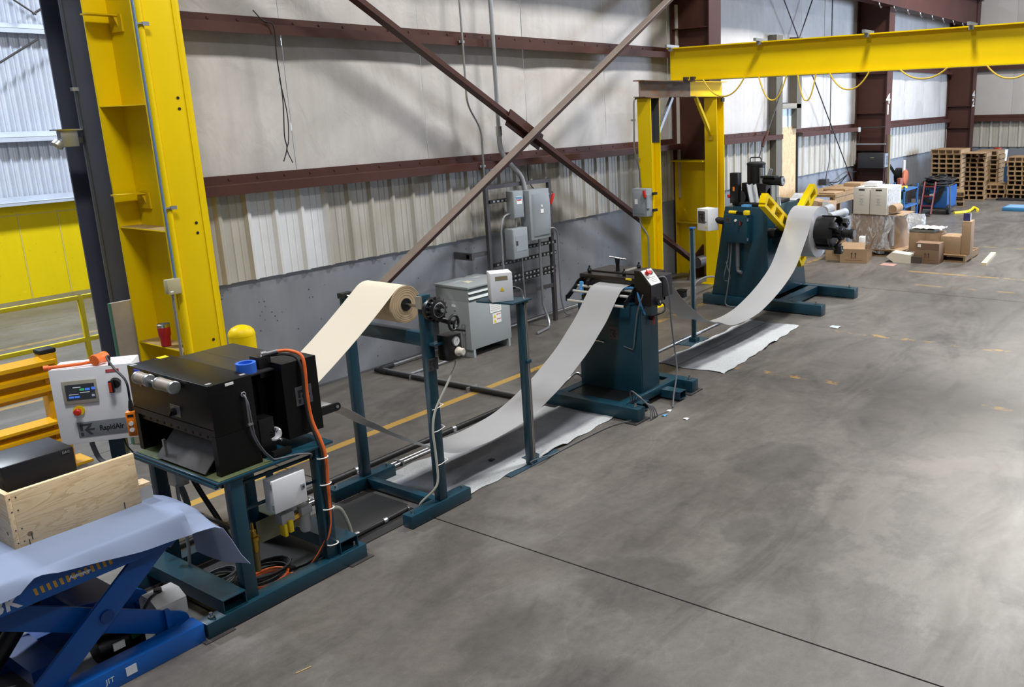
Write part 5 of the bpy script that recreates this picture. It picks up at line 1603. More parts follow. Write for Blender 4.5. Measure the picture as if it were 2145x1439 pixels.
MB().hexa([(11.18, 5.46, .155), (12.55, 5.46, .155), (12.55, 6.38, .155), (11.18, 6.38, .155), (11.22, 5.54, 1.475), (12.40, 5.54, 1.475), (12.40, 6.17, 1.475), (11.22, 6.17, 1.475)], .006).build('cabinet', TEAL, dc)
MB().hexa([(11.165, 5.42, .16), (11.19, 5.42, .16), (11.19, 5.46, .16), (11.165, 5.46, .16), (11.205, 5.50, 1.48), (11.23, 5.50, 1.48), (11.23, 5.54, 1.48), (11.205, 5.54, 1.48)]).build('corner_angle', TEAL, dc)
cbx = MB().box(11.02, 11.20, 5.71, 6.08, .985, 1.385, .004).build('control_box', TEAL, dc)
MB().box(11.012, 11.02, 5.72, 6.07, .995, 1.375, .003).build('door', TEAL, cbx)
lp = MB().box(11.008, 11.012, 5.96, 6.04, 1.27, 1.35).build('emblem_plate', mat('plate_dark_grey', '#3B3C40', 0.5), cbx)
logo((11.0075, 6.03, 1.28), (0, -1, 0), (0, 0, 1), .055, lp, mat('emblem_ink', '#1D1E21', 0.5))
MB().cyl((11.012, 5.88, 1.31), (10.995, 5.88, 1.31), .018).build('white_button', PAPERW, cbx)
MB().cyl((11.012, 5.80, 1.28), (10.99, 5.80, 1.28), .028).build('rotary_switch', BLACK, cbx)
MB().obox((10.985, 5.80, 1.275), (.006, 0, 0), (0, .008, 0), (0, 0, .028)).build('switch_handle', mat('dull_red', '#7A3430', 0.5), cbx)
for z in (1.32, 1.04):
    MB().box(11.03, 11.06, 5.70, 5.712, z-.02, z+.02).build('latch', GALV, cbx)
MB().cyl((11.12, 5.91, .985), (11.12, 5.91, .62), .030).build('drop_conduit', mat('grey_flex', '#5E6167', 0.5), cbx)
MB().tube(round_path([(11.12, 5.91, .64), (11.12, 5.91, .55), (11.10, 5.84, .54)], .06), .026, 8).build('elbow', mat('grey_flex', '#5E6167', 0.5), cbx)
rope([(11.10, 6.0, .985), (11.08, 6.0, .8), (11.06, 6.02, .5), (11.05, 6.05, .25), (11.06, 6.08, .05), (11.06, 5.9, .02), (11.0, 5.6, .015)], .010, 'grey_lead', gc, dc)
rope([(11.12, 6.05, .985), (11.07, 6.04, .75), (11.02, 6.08, .5), (11.08, 6.1, .4), (11.05, 6.0, .45), (11.04, 6.06, .7)], .007, 'tied_lead', gc, dc)
# hydraulic unit on top
MB().box(11.35, 12.2, 5.58, 6.12, 1.48, 1.53, .01).build('unit_tray', BLACKM, dc)
MB().box(11.30, 11.42, 6.0, 6.13, 1.52, 1.96, .006).build('relay_box', BLACK, dc)
MB().box(11.295, 11.30, 6.05, 6.08, 1.70, 1.76).build('warning_flash', mat('flash_orange', '#D8802A', 0.5), dc)
tk = MB().cyl((11.70, 5.90, 1.53), (11.70, 5.90, 2.05), .135, n=24).build('oil_tank', BLACK, dc)
MB().lathe([(.14, 0), (.14, .03), (.11, .045), (0, .05)], (11.70, 5.90, 2.05), (0, 0, 1), 24).build('tank_lid', BLACKM, tk)
MB().tube(round_path([(11.66, 5.98, 2.09), (11.66, 5.98, 2.16), (11.70, 5.82, 2.16), (11.70, 5.82, 2.09)], .03), .009, 8).build('tank_handle', BLACK, tk)
cap = MB().cyl((11.52, 5.72, 1.80), (11.52, 5.72, 2.02), .035).cyl((11.60, 5.68, 1.78), (11.62, 5.62, 2.0), .028).build('capacitor', GALV, dc)
MB().box(11.52, 11.90, 5.68, 6.05, 1.53, 1.80, .006).build('valve_block', BLACK, dc)
MB().cyl((11.58, 5.80, 1.62), (11.58, 5.62, 1.62), .11, n=20).build('pump_body', BLACK, dc)
MB().cyl((11.55, 5.72, 1.835), (11.55, 5.42, 1.835), .060, n=20).cyl((11.55, 5.44, 1.835), (11.55, 5.40, 1.835), .072, n=20).build('hydraulic_motor', BLACK, dc)
MB().lathe([(.06, 0), (.06, .01), (.035, .012), (.035, .002), (0, .002)], (11.55, 5.40, 1.835), (0, -1, 0), 20).build('motor_face', GALV, dc)
MB().box(11.47, 11.62, 5.50, 5.72, 1.88, 1.91).box(11.45, 11.60, 5.62, 5.76, 1.53, 1.80).build('motor_mount', BLACK, dc)['kind'] = 'stuff'
MB().cyl((11.48, 6.08, 1.60), (11.38, 6.02, 1.60), .10, n=16).build('pump_motor', BLACKM, dc)
MB().cyl((11.30, 6.16, 1.62), (11.33, 6.14, 1.62), .025).build('red_plug', REDP, dc)
cl = MB().grid([[(11.42-.02*math.sin(j*1.4), 5.92-.022*j-.012*i, 1.79-.055*i+.01*math.sin(j*2+i)) for j in range(8)] for i in range(6)], .004).build('rag', mat('white_rag', '#C6CAD0', 0.8), None, angle=60)
tag(cl, 'white rag draped over the hydraulic unit on the decoiler', 'rag')
MB().grid([[(11.50-.02*math.sin(j*1.6), 5.56-.02*j, 1.78-.045*i) for j in range(7)] for i in range(6)], .004).build('grey_cover_bag', mat('grey_bag', '#A3A9B0', 0.5), dc)
MB().box(11.40, 11.46, 5.60, 5.66, 1.53, 1.66).build('blue_fitting', mat('light_blue_tape', '#5FA6E0', 0.5), dc)
MB().cyl((11.44, 5.42, 1.5), (11.44, 5.42, 1.62), .045, .03).build('grey_filter', GALV, dc)
MB().box(11.22, 11.32, 5.78, 5.90, 1.48, 1.51).build('blue_wipe', mat('light_blue_tape', '#5FA6E0', 0.5), dc)
MB().cyl((11.35, 5.55, 1.10), (11.35, 5.40, 1.10), .075, n=20).cyl((11.60, 5.55, 1.10), (11.60, 5.30, 1.10), .09).build('shaft_collar', BLACK, dc)['kind'] = 'stuff'
# cordless drill on the ledge of the cabinet
dr = thing('cordless_drill', 'yellow and black cordless drill lying on the teal decoiler control box', 'drill', (11.08, 5.9, 1.386))
MB().cyl((11.08, 6.02, 1.415), (11.08, 5.90, 1.415), .026, n=14).build('motor_housing', YELP, dr)
MB().cyl((11.08, 6.02, 1.415), (11.08, 6.06, 1.415), .018, .010, n=12).cyl((11.08, 6.06, 1.415), (11.08, 6.11, 1.415), .004, n=8).build('chuck', DARKST, dr)
MB().beam((11.08, 5.92, 1.412), (11.06, 5.76, 1.412), .034, .04).build('grip', BLACK, dr)
MB().box(11.03, 11.10, 5.695, 5.77, 1.388, 1.45, .006).build('battery', YELP, dr)
# coil
AX, AZ = 11.74, 1.10
co = thing('steel_coil', 'coil of dull steel strip on the decoiler, its strip looping to the feeder', 'coil', (AX, 5.09, AZ-.37))
RC, RI = .365, .255
MB().lathe([(RI, 0), (RC, 0), (RC, .38), (RI, .38)], (AX, 4.90, AZ), (0, 1, 0), 64).build('wound_coil', mat('coil_side', '#CDCFD2', 0.34, 0.4, 0.03, 3), co, angle=50)
pts = []
for i in range(9):
    a = math.radians(60+(148-60)*i/8)
    pts.append((AX+(RC+.002)*math.cos(a), AZ+(RC+.002)*math.sin(a)))
pts += [(11.35, 1.165), (11.2, 1.0), (10.93, .73), (10.62, .56), (10.29, .437), (10.0, .355), (9.8, .313), (9.55, .29), (9.3, .290), (9.03, .317), (8.75, .415), (8.6, .455), (8.44, .52), (8.28, .612), (8.14, .712), (8.0, .81), (7.89, .90), (7.75, 1.03), (7.65, 1.10), (7.47, 1.14)]
strip(pts, 4.90, 5.28, 'hanging_strip', co)
for y, z0_, z1_ in ((4.893, 0, 0),):
    for r in (.28, .305, .33, .35):
        MB().pipe_ring((AX, 4.8995, AZ), (0, 1, 0), r, .0012, 48, 5).build('coil_edge', mat('coil_edge_line', '#8E9094', 0.4, 0.6), co)
# mandrel
MB().cyl((AX, 4.52, AZ), (AX, 5.50, AZ), .07, n=20).build('mandrel_shaft', BLACK, dc)
MB().cyl((AX, 4.70, AZ), (AX, 5.30, AZ), .222, n=36).build('mandrel_drum', BLACK, dc)
for k in range(3):
    a0 = math.radians(90+120*k+18)
    rows = []
    for i in range(9):
        a = a0+math.radians(84)*i/8
        rows.append([(AX+r*math.cos(a), y, AZ+r*math.sin(a)) for r, y in ((.235, 4.62), (.25, 4.64), (.25, 5.32), (.235, 5.34))])
    MB().grid(rows, .012).build('mandrel_segment', BLACK, dc)
    am = a0+math.radians(42)
    d = V((math.cos(am), 0, math.sin(am)))
    MB().beam(V((AX, 4.56, AZ))+d*.06, V((AX, 4.66, AZ))+d*.22, .07, .03, (0, 1, 0)).build('toggle_link', BLACK, dc)
    kp = MB().obox(V((AX, 4.61, AZ))+d*.24, d*.055, V((0, .055, 0)), d.cross(V((0, 1, 0)))*.045, .004).build('keeper_block', BLACK, dc)
    MB().cyl(V((AX, 4.56, AZ))+d*.25, V((AX, 4.548, AZ))+d*.25, .012).build('pin', GALV, kp)
MB().lathe([(.10, 0), (.10, .06), (.06, .07), (.06, .16), (.075, .17), (.075, .20), (.05, .215), (0, .215)], (AX, 4.60, AZ), (0, -1, 0), 24).build('mandrel_hub', BLACK, dc)
MB().lathe([(.055, 0), (.055, .012), (.02, .014), (0, .014)], (AX, 4.386, AZ), (0, -1, 0), 20).build('hub_cap', STEEL, dc)
# yellow coil keeper arms behind the coil
def keeper_arm(ang, r0, r1, w, name='keeper_arm'):
    a = math.radians(ang)
    d = V((math.cos(a), 0, math.sin(a)))
    n = V((-d.z, 0, d.x))
    ctr = V((AX, 5.36, AZ))
    mb = MB()
    hy = .05
    for s in (-1, 1):
        mb.obox(ctr+d*(r0+r1)/2+n*s*(w/2-.022), d*(r1-r0)/2, V((0, hy, 0)), n*.022)
    L = r1-r0
    for f in (0.03, .36, .68, .985):
        mb.obox(ctr+d*(r0+L*f), d*.035, V((0, hy, 0)), n*(w/2-.044))
    return mb.build(name, YEL, dc)
keeper_arm(149, .10, 1.05, .20)['kind'] = 'stuff'
keeper_arm(33, .10, .98, .20)['kind'] = 'stuff'
keeper_arm(308, .10, .66, .24)['kind'] = 'stuff'
MB().cyl((AX, 5.31, AZ), (AX, 5.41, AZ), .16, n=24).build('keeper_hub', YEL, dc)
# white emblem box on its arm
eb = thing('emblem_box', 'white control box with a dark arrow emblem beside the decoiler', 'control box', (11.05, 6.28, 1.15))
a1, a2 = V((math.cos(math.radians(-15)), math.sin(math.radians(-15)), 0)), V((math.cos(math.radians(75)), math.sin(math.radians(75)), 0))
bc = V((11.02, 6.345, 1.31))
MB().obox(bc, a1*.105, a2*.112, V((0, 0, .16)), .004).build('case', WHITEP, eb)
MB().obox(bc-a1*.106, a1*.002, a2*.111, V((0, 0, .158)), .002).build('door', WHITEP, eb)
lp = MB().obox(bc-a1*.109+a2*.02+V((0, 0, .035)), a1*.0012, a2*.07, V((0, 0, .09))).build('emblem_plate', mat('plate_mid_grey', '#57585C', 0.5), eb)
logo(bc-a1*.1105+a2*.075+V((0, 0, -.03)), -a2, (0, 0, 1), .115, lp, mat('emblem_ink', '#1D1E21', 0.5))
MB().cyl(bc-a1*.108-a2*.07+V((0, 0, -.03)), bc-a1*.114-a2*.07+V((0, 0, -.03)), .008).build('lock', BLACK, eb)
MB().plate([bc-a1*.1095-a2*.055+V((0, 0, -.12)), bc-a1*.1095-a2*.09+V((0, 0, -.12)), bc-a1*.1095-a2*.0725+V((0, 0, -.085))], .001).build('warning_triangle', YELP, eb)
MB().obox(bc-a2*.1065+V((0, 0, .0)), a1*.035, a2*.001, V((0, 0, .022))).build('yellow_label', YELP, eb)
MB().cyl(bc+V((.02, -.06, -.0)), V((11.25, 6.08, 1.24)), .05).build('mounting_arm', BLACKM, eb)
# ------------------------------------------------------------------ yellow support bent, rusty cap beam and runway girder
def h_post(x0, x1, y0, y1, z1, par, m=YEL):
    t = .014
    MB().box(x0, x0+t, y0, y1, 0.012, z1).build('flange', m, par)
    MB().box(x1-t, x1, y0, y1, 0.012, z1).build('flange', m, par)
    return MB().box(x0+t, x1-t, (y0+y1)/2-.006, (y0+y1)/2+.006, 0.012, z1).build('web', m, par)
bt = thing('support_bent', 'yellow two-post steel bent carrying a rusty cap beam', 'steel frame', (11.6, 7.14, 0))
h_post(10.60, 10.84, 7.02, 7.25, 3.05, bt)
h_post(12.52, 12.76, 7.02, 7.25, 3.05, bt)
bare = mat('bare_grey_primer', '#3C3D44', 0.5)
MB().box(10.82, 10.8265, 7.021, 7.249, 2.42, 3.05).box(10.614, 10.826, 7.125, 7.129, 2.42, 3.05).build('bare_patch', bare, bt)['kind'] = 'stuff'
for x in (10.72, 12.64):
    MB().box(x-.18, x+.18, 6.96, 7.32, 0, .012).build('base_plate', YEL, bt)
    MB().box(x-.14, x+.14, 7.0, 7.27, 3.05, 3.062).build('cap_plate', mat('rusty_steel', '#6B4A32', 0.7, 0.2, 0.3, 6), bt)
def rust_mat():
    m, t, b = new_mat('rusty_beam')
    pos = t.n('ShaderNodeNewGeometry').outputs['Position']
    n = t.noise(t.scale(pos, 1.0, 1, 3), 2.5, 5)
    t.l(t.ramp(n, [(.3, lin('#56351D')), (.5, lin('#6A5C50')), (.7, lin('#74481F'))]), b.inputs['Base Color'])
    b.inputs['Roughness'].default_value = 0.75
    return m
RUST = rust_mat()
def ibeam_x(x0, x1, z0, z1, yc, w, m, nm):
    return MB().box(x0, x1, yc-w/2, yc+w/2, z1-.013, z1).box(x0, x1, yc-w/2, yc+w/2, z0, z0+.013).box(x0, x1, yc-.006, yc+.006, z0+.013, z1-.013).build(nm, m, bt)
ibeam_x(10.50, 11.90, 3.062, 3.30, 7.14, .20, RUST, 'cap_beam')
ibeam_x(11.90, 12.90, 3.062, 3.30, 7.14, .20, YEL, 'cap_beam_painted')
MB().beam((12.05, 7.13, 3.06), (12.55, 7.13, 2.42), .05, .05).build('knee_brace', YEL, bt)
MB().beam((11.35, 7.13, 3.06), (10.84, 7.13, 2.42), .05, .05).build('knee_brace', GALV, bt)
MB().box(12.50, 12.53, 7.08, 7.18, 2.38, 2.46).build('knee_plate', YELD, bt)
MB().box(12.66, 12.75, 7.0, 7.02, 2.98, 3.04).build('dark_clip', BLACKM, bt)

gd = thing('runway_girder', 'long yellow overhead runway girder hung with yellow festoon cable', 'girder', (11.7, 3.0, 3.30))
GZ0, GZ1 = 3.302, 3.79
MB().box(11.60, 11.80, -3.0, 7.36, GZ1-.016, GZ1).build('top_flange', YEL, gd)
MB().box(11.60, 11.80, -3.0, 7.36, GZ0, GZ0+.016).build('bottom_flange', YEL, gd)
MB().box(11.693, 11.707, -3.0, 7.36, GZ0+.016, GZ1-.016).build('web', YEL, gd)
MB().box(11.598, 11.802, -3.0, 7.36, GZ0-.004, GZ0).build('worn_underside', mat('worn_flange_edge', '#7A6A50', 0.6, 0.2, 0.2), gd)
for y in (7.28, 5.80, 4.22, 2.89, 1.4):
    cm = MB().box(11.45, 11.80, y-.02, y+.02, GZ1, GZ1+.04).build('festoon_arm', GALV, gd)
    MB().box(11.56, 11.62, y-.03, y+.03, GZ1-.05, GZ1).build('clamp', GALV, cm)
for y in (7.02, 6.9):
    MB().box(11.55, 11.63, y-.03, y+.03, GZ0, GZ0+.05).build('rail_clip', DARKST, gd)
FC = mat('festoon_yellow', '#D9B93E', 0.5)
fs = thing('festoon_cable', 'yellow festoon cable hanging in loops below the runway girder', 'cable', (11.6, 4.5, 2.9))
for y0, y1, zs in ((6.72, 6.03, 3.05), (5.80, 5.37, 2.97), (5.20, 4.93, 2.95), (4.73, 4.17, 3.08), (3.76, 3.15, 3.18), (2.68, 2.1, 3.14)):
    pts = []
    for i in range(15):
        s = i/14
        y = y0+(y1-y0)*s
        z = zs+(3.305-zs)*(abs(2*s-1)**2.2)
        pts.append((11.58, y, z))
    MB().tube(pts, .011, 8).build('loop', FC, fs)
ds = thing('disconnect_switch', 'grey safety disconnect with a red handle on the left yellow post', 'switch', (10.5, 7.16, 1.36))
MB().box(10.43, 10.575, 7.02, 7.27, 1.38, 1.78, .003).build('body', GREYBOX, ds)
MB().box(10.422, 10.43, 7.06, 7.25, 1.42, 1.74, .003).build('door', GREYBOX, ds)
MB().box(10.419, 10.422, 7.17, 7.22, 1.56, 1.63).build('label', PAPERW, ds)
hd = MB().box(10.42, 10.50, 7.0, 7.02, 1.50, 1.70).build('lever_plate', GREYBOX, ds)
MB().beam((10.41, 7.03, 1.66), (10.41, 7.05, 1.76), .03, .03, (0, 1, 0)).build('red_handle', REDP, hd)
for z in (1.46, 1.70):
    MB().box(10.575, 10.66, 6.98, 7.02, z-.018, z+.018).build('mounting_strut', BLACKM, ds)
MB().tube(round_path([(10.62, 7.20, 3.07), (10.52, 7.25, 3.04), (10.52, 7.27, 2.3), (10.56, 7.22, 2.1), (10.56, 7.2, 1.78)], .08), .013, 8).build('conduit', STEEL, ds)
MB().tube(round_path([(10.52, 7.20, 1.38), (10.52, 7.20, 1.25), (10.57, 7.10, 1.1), (10.57, 7.10, .3)], .1), .013, 8).build('drop_conduit', GALV, ds)
for p in ((10.52, 7.27, 2.75), (10.55, 7.23, 2.2), (10.58, 7.11, .45)):
    MB().cbox(p, (.05, .05, .03)).build('clip', GALV, ds)
# clutter at the foot of the bent
bx = thing('black_block', 'small black block lying on the floor between the yellow posts', 'block', (11.1, 6.9, 0))
MB().box(11.35, 11.47, 7.0, 7.12, 0, .10, .004).build('body', BLACKM, bx)
MB().box(11.34, 11.48, 6.99, 7.13, .10, .115).build('lid', BLACK, bx)
bf = thing('base_fitting', 'dark brace shoe bolted at the foot of the wall brace', 'fitting', (12.9, 7.6, 0))
MB().prism([(12.6, 0), (13.15, 0), (13.15, .55), (12.85, .4)], 'y', 7.66, 7.69).build('gusset', RED, bf)
MB().cyl((12.7, 7.55, .3), (12.95, 7.55, .3), .1).build('old_motor', DARKST, bf)
MB().box(12.35, 12.5, 6.9, 7.0, 0, .12).build('junction_box', GALV, bf)
rope([(12.4, 6.95, .12), (12.1, 6.9, .22), (11.6, 6.8, .28), (11.0, 6.6, .30), (10.6, 6.4, .28)], .016, 'flex_conduit', GALV, bf)

# rods and conduit in the second wall bay
for p0, p1, lb in (((15.95, 7.98, 1.9), (18.9, 7.98, 5.6), 'thin steel tie rod rising to the right behind the girder'), ((16.9, 7.96, 5.1), (21.3, 7.96, .78), 'thin steel tie rod falling to the right across the second wall bay')):
    t_ = MB().cyl(p0, p1, .014, n=8).build('tie_rod', DARKST)
    tag(t_, lb, 'tie rod')
    d = (V(p1)-V(p0)).normalized()
    low = V(p0) if p0[2] < p1[2] else V(p1)
    sgn = d if p0[2] < p1[2] else -d
    MB().cyl(low+sgn*.25, low+sgn*.65, .030, n=8).build('turnbuckle', RED, t_)
cw = thing('wall_drop', 'thin conduit dropping to a dark outlet box in the second wall bay', 'conduit', (19.8, 8.1, 1.0))
MB().tube(round_path([(19.80, 8.05, 6.1), (19.80, 8.05, 1.55), (19.65, 8.05, 1.3), (19.65, 8.08, 1.1)], .15), .014, 8).build('conduit', DARKST, cw)
MB().box(19.55, 19.75, 8.02, 8.2, 1.02, 1.16).build('outlet_box', DARKST, cw)
for q in (.03, -.05):
    rope([(19.75, 8.1, 1.08), (20.4, 8.08, 1.0+q), (21.1, 8.06, 1.18), (21.7, 8.05, 1.2)], .014, 'lead', BLACKM, cw)
rope([(19.75, 8.06, 1.03), (20.2, 7.9, .8), (20.6, 7.6, .5), (20.9, 7.4, .3)], .012, 'lead', BLACKM, cw)
tag(MB().box(21.5, 21.6, 7.96, 8.0, 2.19, 2.30, .004).build('white_switch', WHITEP), 'small white switch on the girt beside column 41', 'switch')
ht = thing('wall_heater', 'black box heater hung on column 41', 'heater', (21.8, 7.65, 1.3))
MB().box(21.55, 22.0, 7.33, 8.0, 1.29, 1.665, .005).build('case', mat('heater_black', '#232428', 0.5), ht)
MB().box(21.60, 22.02, 7.315, 7.33, 1.31, 1.65).build('grille_plate', mat('grille_grey', '#7D828C', 0.5), ht)
for i in range(8):
    MB().box(21.68, 21.92, 7.311, 7.316, 1.36+i*.03, 1.372+i*.03).build('grille_slot', DARKST, ht)
MB().box(21.546, 21.55, 7.58, 7.68, 1.54, 1.555).build('brass_mark', mat('brass_plate', '#8C8468', 0.5), ht)
MB().box(21.85, 21.9, 7.28, 7.33, .2, 2.1).build('slotted_strut', mat('dull_brass_strut', '#8C8262', 0.6, 0.3), ht)
MB().tube(round_path([(21.7, 7.36, 2.3), (21.7, 8.0, 2.28), (21.7, 8.05, 1.9)], .1), .014, 8).build('conduit', DARKST, ht)
for z in (1.88, .9):
    MB().box(21.7, 21.75, 7.35, 8.1, z-.015, z+.015).build('strut', GALV, ht)

# ------------------------------------------------------------------ wooden pallets
def pallet_proto(lx, ly, nst, name, label):
    p = thing(name, label, 'pallet', (0, 0, 0))
    bd = MB().box(-.05, .05, -ly/2, ly/2, 0, .018).build('deck_board', WOOD, p)
    bd.location = (-lx/2+.05, 0, .118)
    n = 7
    for i in range(1, n):
        c = bd.copy()
        COL.objects.link(c)
        c.location = (-lx/2+.05+(lx-.10)*i/(n-1), 0, .118)
    for i in range(3):
        c = bd.copy()
        COL.objects.link(c)
        c.name = 'bottom_board'
        c.location = (-lx/2+.05+(lx-.10)*i/2, 0, 0)
    st = MB().box(-lx/2, lx/2, -.019, .019, .018, .118).build('stringer', WOOD, p)
    st.location = (0, -ly/2+.019, 0)
    for i in range(1, nst):
        c = st.copy()
        COL.objects.link(c)
        c.location = (0, -ly/2+.019+(ly-.038)*i/(nst-1), 0)
    return p
PA = pallet_proto(1.0, .87, 5, 'wooden_pallet', 'wooden pallet in the tall left stack by the corner column')
PB_ = pallet_proto(.95, .66, 4, 'wooden_pallet', 'wooden pallet in the narrow stack before the corner column')
PC_ = pallet_proto(1.0, .62, 4, 'wooden_pallet', 'wooden pallet in the right-hand stack before the end wall')
ORD = ['lowest', 'second', 'third', 'fourth', 'fifth', 'sixth', 'seventh', 'eighth', 'ninth', 'tenth', 'eleventh']
def stack(proto, x, y, n, group, label, first, z0=0, jit=.02, rz=0):
    base_label = label
    for i in range(n):
        q_ = 'topmost' if i == n-1 else ('lowest' if i == 0 else ORD[i]+' from floor')
        label = base_label.replace('wooden pallet in', 'wooden pallet, '+q_+' in')
        loc = (x+random.uniform(-jit, jit), y+random.uniform(-jit, jit), z0+i*.1365)
        r = rz+random.uniform(-.02, .02)
        if first and i == 0:
            proto.location = loc
            proto.rotation_euler = (0, 0, r)
            WL[proto] = V(loc)
            proto['group'] = group
            proto['label'] = label
        else:
            dup(proto, loc, r, label, group)
stack(PA, 26.8, 7.08, 11, 'pallets in the tall left stack', 'wooden pallet in the tall left stack by the corner column', True)
stack(PB_, 27.3, 6.45, 10, 'pallets in the narrow stack', 'wooden pallet in the narrow stack before the corner column', True, rz=0.08)
stack(PC_, 27.9, 5.28, 9, 'pallets in the right-hand stack', 'wooden pallet in the right-hand stack before the end wall', True)
stack(PC_, 27.9, 5.93, 3, 'pallets in the low pile', 'wooden pallet in the low pile left of the right-hand stack', False)
stack(PC_, 27.9, 4.62, 9, 'pallets at the frame edge', 'wooden pallet in the stack cut off at the right edge', False)
stack(PB_, 28.6, 6.35, 10, 'pallets behind the narrow stack', 'wooden pallet in the pale stack behind the narrow one', False)
stack(PA, 25.4, 6.75, 3, 'pallets behind the welder', 'wooden pallet in the low pile behind the blue welder', False, rz=.3)
tag(MB().box(26.4, 27.4, 6.12, 6.80, 1.372, 1.392).build('plank_lid', WOOD), 'loose wooden lid lying on top of the narrow pallet stack', 'board')

# ------------------------------------------------------------------ shrink-wrapped pallet load with white cartons
def film_mat(name, lo, hi):
    m, t, b = new_mat(name)
    pos = t.n('ShaderNodeNewGeometry').outputs['Position']
    n = t.noise(t.scale(pos, 6, 6, 2.2), 1.6, 6, 0.65, 2.0)
    t.l(t.ramp(n, [(0.35, lo), (0.5, lo+.1), (0.62, hi)]), b.inputs['Alpha'])
    b.inputs['Base Color'].default_value = lin('#DDE0E4')
    b.inputs['Roughness'].default_value = 0.2
    bp = t.n('ShaderNodeBump')
    bp.inputs['Strength'].default_value = 0.7
    bp.inputs['Distance'].default_value = 0.03
    t.l(t.noise(pos, 14, 4), bp.inputs['Height'])
    t.l(bp.outputs[0], b.inputs['Normal'])
    return m
FILM = film_mat('stretch_film', .12, .62)
FILMW = film_mat('stretch_film_milky', .55, .92)
wpal = pallet_proto(1.0, .95, 3, 'wooden_pallet', 'wooden pallet under the shrink-wrapped load')
wpal.location = (16.75, 5.72, 0)
wl_ = thing('wrapped_load', 'tall brown carton wrapped in clear stretch film on a pallet', 'carton', (16.7, 5.75, .137))
MB().box(16.32, 17.1, 5.52, 6.14, .137, .80, .004).build('carton', mat('shade_cardboard', '#8A7057', 0.8, 0, 0.1, 4), wl_)
def film(x0, x1, y0, y1, z0, z1, nm, m, k=.02, flare=.0, seed=1):
    rnd = random.Random(seed)
    rows = []
    per = []
    N = 11
    for i in range(N):
        per.append((x0+(x1-x0)*i/N, y0))
    for i in range(N):
        per.append((x1, y0+(y1-y0)*i/N))
    for i in range(N):
        per.append((x1-(x1-x0)*i/N, y1))
    for i in range(N+1):
        per.append((x0, y1-(y1-y0)*i/N))
    cx_, cy_ = (x0+x1)/2, (y0+y1)/2
    for j in range(9):
        s = j/8
        z = z0+(z1-z0)*s
        row = []
        for (x, y) in per:
            f = 1+flare*(1-s)**2+rnd.uniform(-k, k)
            row.append((cx_+(x-cx_)*f, cy_+(y-cy_)*f, z+rnd.uniform(-k, k)*.6))
        row[-1] = row[0]
        rows.append(row)
    return MB().grid(rows).build(nm, m, wl_, angle=40)
film(16.28, 17.14, 5.48, 6.18, .06, .80, 'film', FILM, .022, .05, 3)
rows = [[(16.3+.05*math.sin(i*1.7+j), 5.50-.16*j*.2-.05*math.sin(i*.9), .80-.085*i+.012*math.sin(j*3+i)) for j in range(5)] for i in range(9)]
MB().grid(rows).build('loose_film', FILMW, wl_, angle=50)
rows = [[(16.55+.05*j+.06*math.sin(i*1.3+j)+.02*i, 5.26-.035*i-.055*j-.05*math.sin(i*.8+j*1.4), max(.03, .80-.09*i+.02*math.sin(j*2+i*3))) for j in range(7)] for i in range(10)]
MB().grid(rows).build('loose_film', FILMW, wl_, angle=50)
MB().plate([(16.35, 5.30, .14), (16.9, 5.18, .14), (16.95, 5.22, .74), (16.5, 5.36, .74)], .006).build('leaning_flap', CARD, wl_)
MB().plate([(16.2, 5.12, .135), (16.85, 5.02, .135), (16.9, 5.35, .137), (16.25, 5.45, .137)], .006).build('carton_flap', CARD, wl_)
MB().box(16.3, 17.1, 5.15, 5.52, .79, .80).build('top_sheet', CARD, wl_)
WC = mat('white_carton', '#CFCDC6', 0.65, 0, 0.02, 2)
for k, (y0, y1) in enumerate(((5.78, 6.10), (5.44, 5.765))):
    for m_, (x0, x1) in enumerate(((16.25, 16.75), (16.76, 17.1))):
        lb = ['white carton with black print at the upper left of the wrapped load', 'plain white carton behind the left printed carton', 'white carton with black print at the upper right of the wrapped load', 'plain white carton behind the right printed carton'][k*2+m_]
        c = thing('white_carton', lb, 'carton', ((x0+x1)/2, (y0+y1)/2, .805))
        MB().box(x0, x1, y0, y1, .805, 1.31, .003).build('body', WC, c)
        MB().box(x0-.002, x0+.02, y0-.002, y1+.002, 1.305, 1.314).build('lid_edge', WC, c)
        if m_ == 0:
            MB().box(x0-.002, x0, (y0+y1)/2-.06, (y0+y1)/2+.06, 1.255, 1.285).build('hand_hole', mat('hole_dark', '#2A2724', 0.8), c)
            for z, ww in ((1.16, .09), (1.10, .10), (1.085, .06), (1.04, .07), (1.0, .05), (.98, .10)):
                MB().box(x0-.0015, x0-.0002, (y0+y1)/2-ww/2, (y0+y1)/2+ww/2, z, z+.006).build('print_line', mat('print_grey', '#8B8A86', 0.7), c)
            MB().pipe_ring((x0-.001, (y0+y1)/2, 1.05), (1, 0, 0), .028, .003, 20, 5).build('print_ring', mat('print_grey', '#8B8A86', 0.7), c)
tag(MB().box(16.5, 16.8, 5.72, 5.98, 1.315, 1.40, .01).build('white_tub', WHITEP), 'small white tub on top of the white cartons', 'tub')
fw = tag(MB().grid([[(16.30+.12*i+.01*math.sin(j*2), 5.44-.015*abs(math.sin(i+j*1.3)), 1.32-.062*j+.006*math.sin(i*3)) for i in range(7)] for j in range(9)]).build('film_wrap', FILMW, angle=40), 'milky stretch film hanging on the side of the white cartons', 'film')
tag(MB().cyl((16.35, 5.36, .905), (16.75, 5.36, .905), .085, n=20).build('tape_core', CARD), 'brown cardboard tube lying beside the white cartons', 'tube')

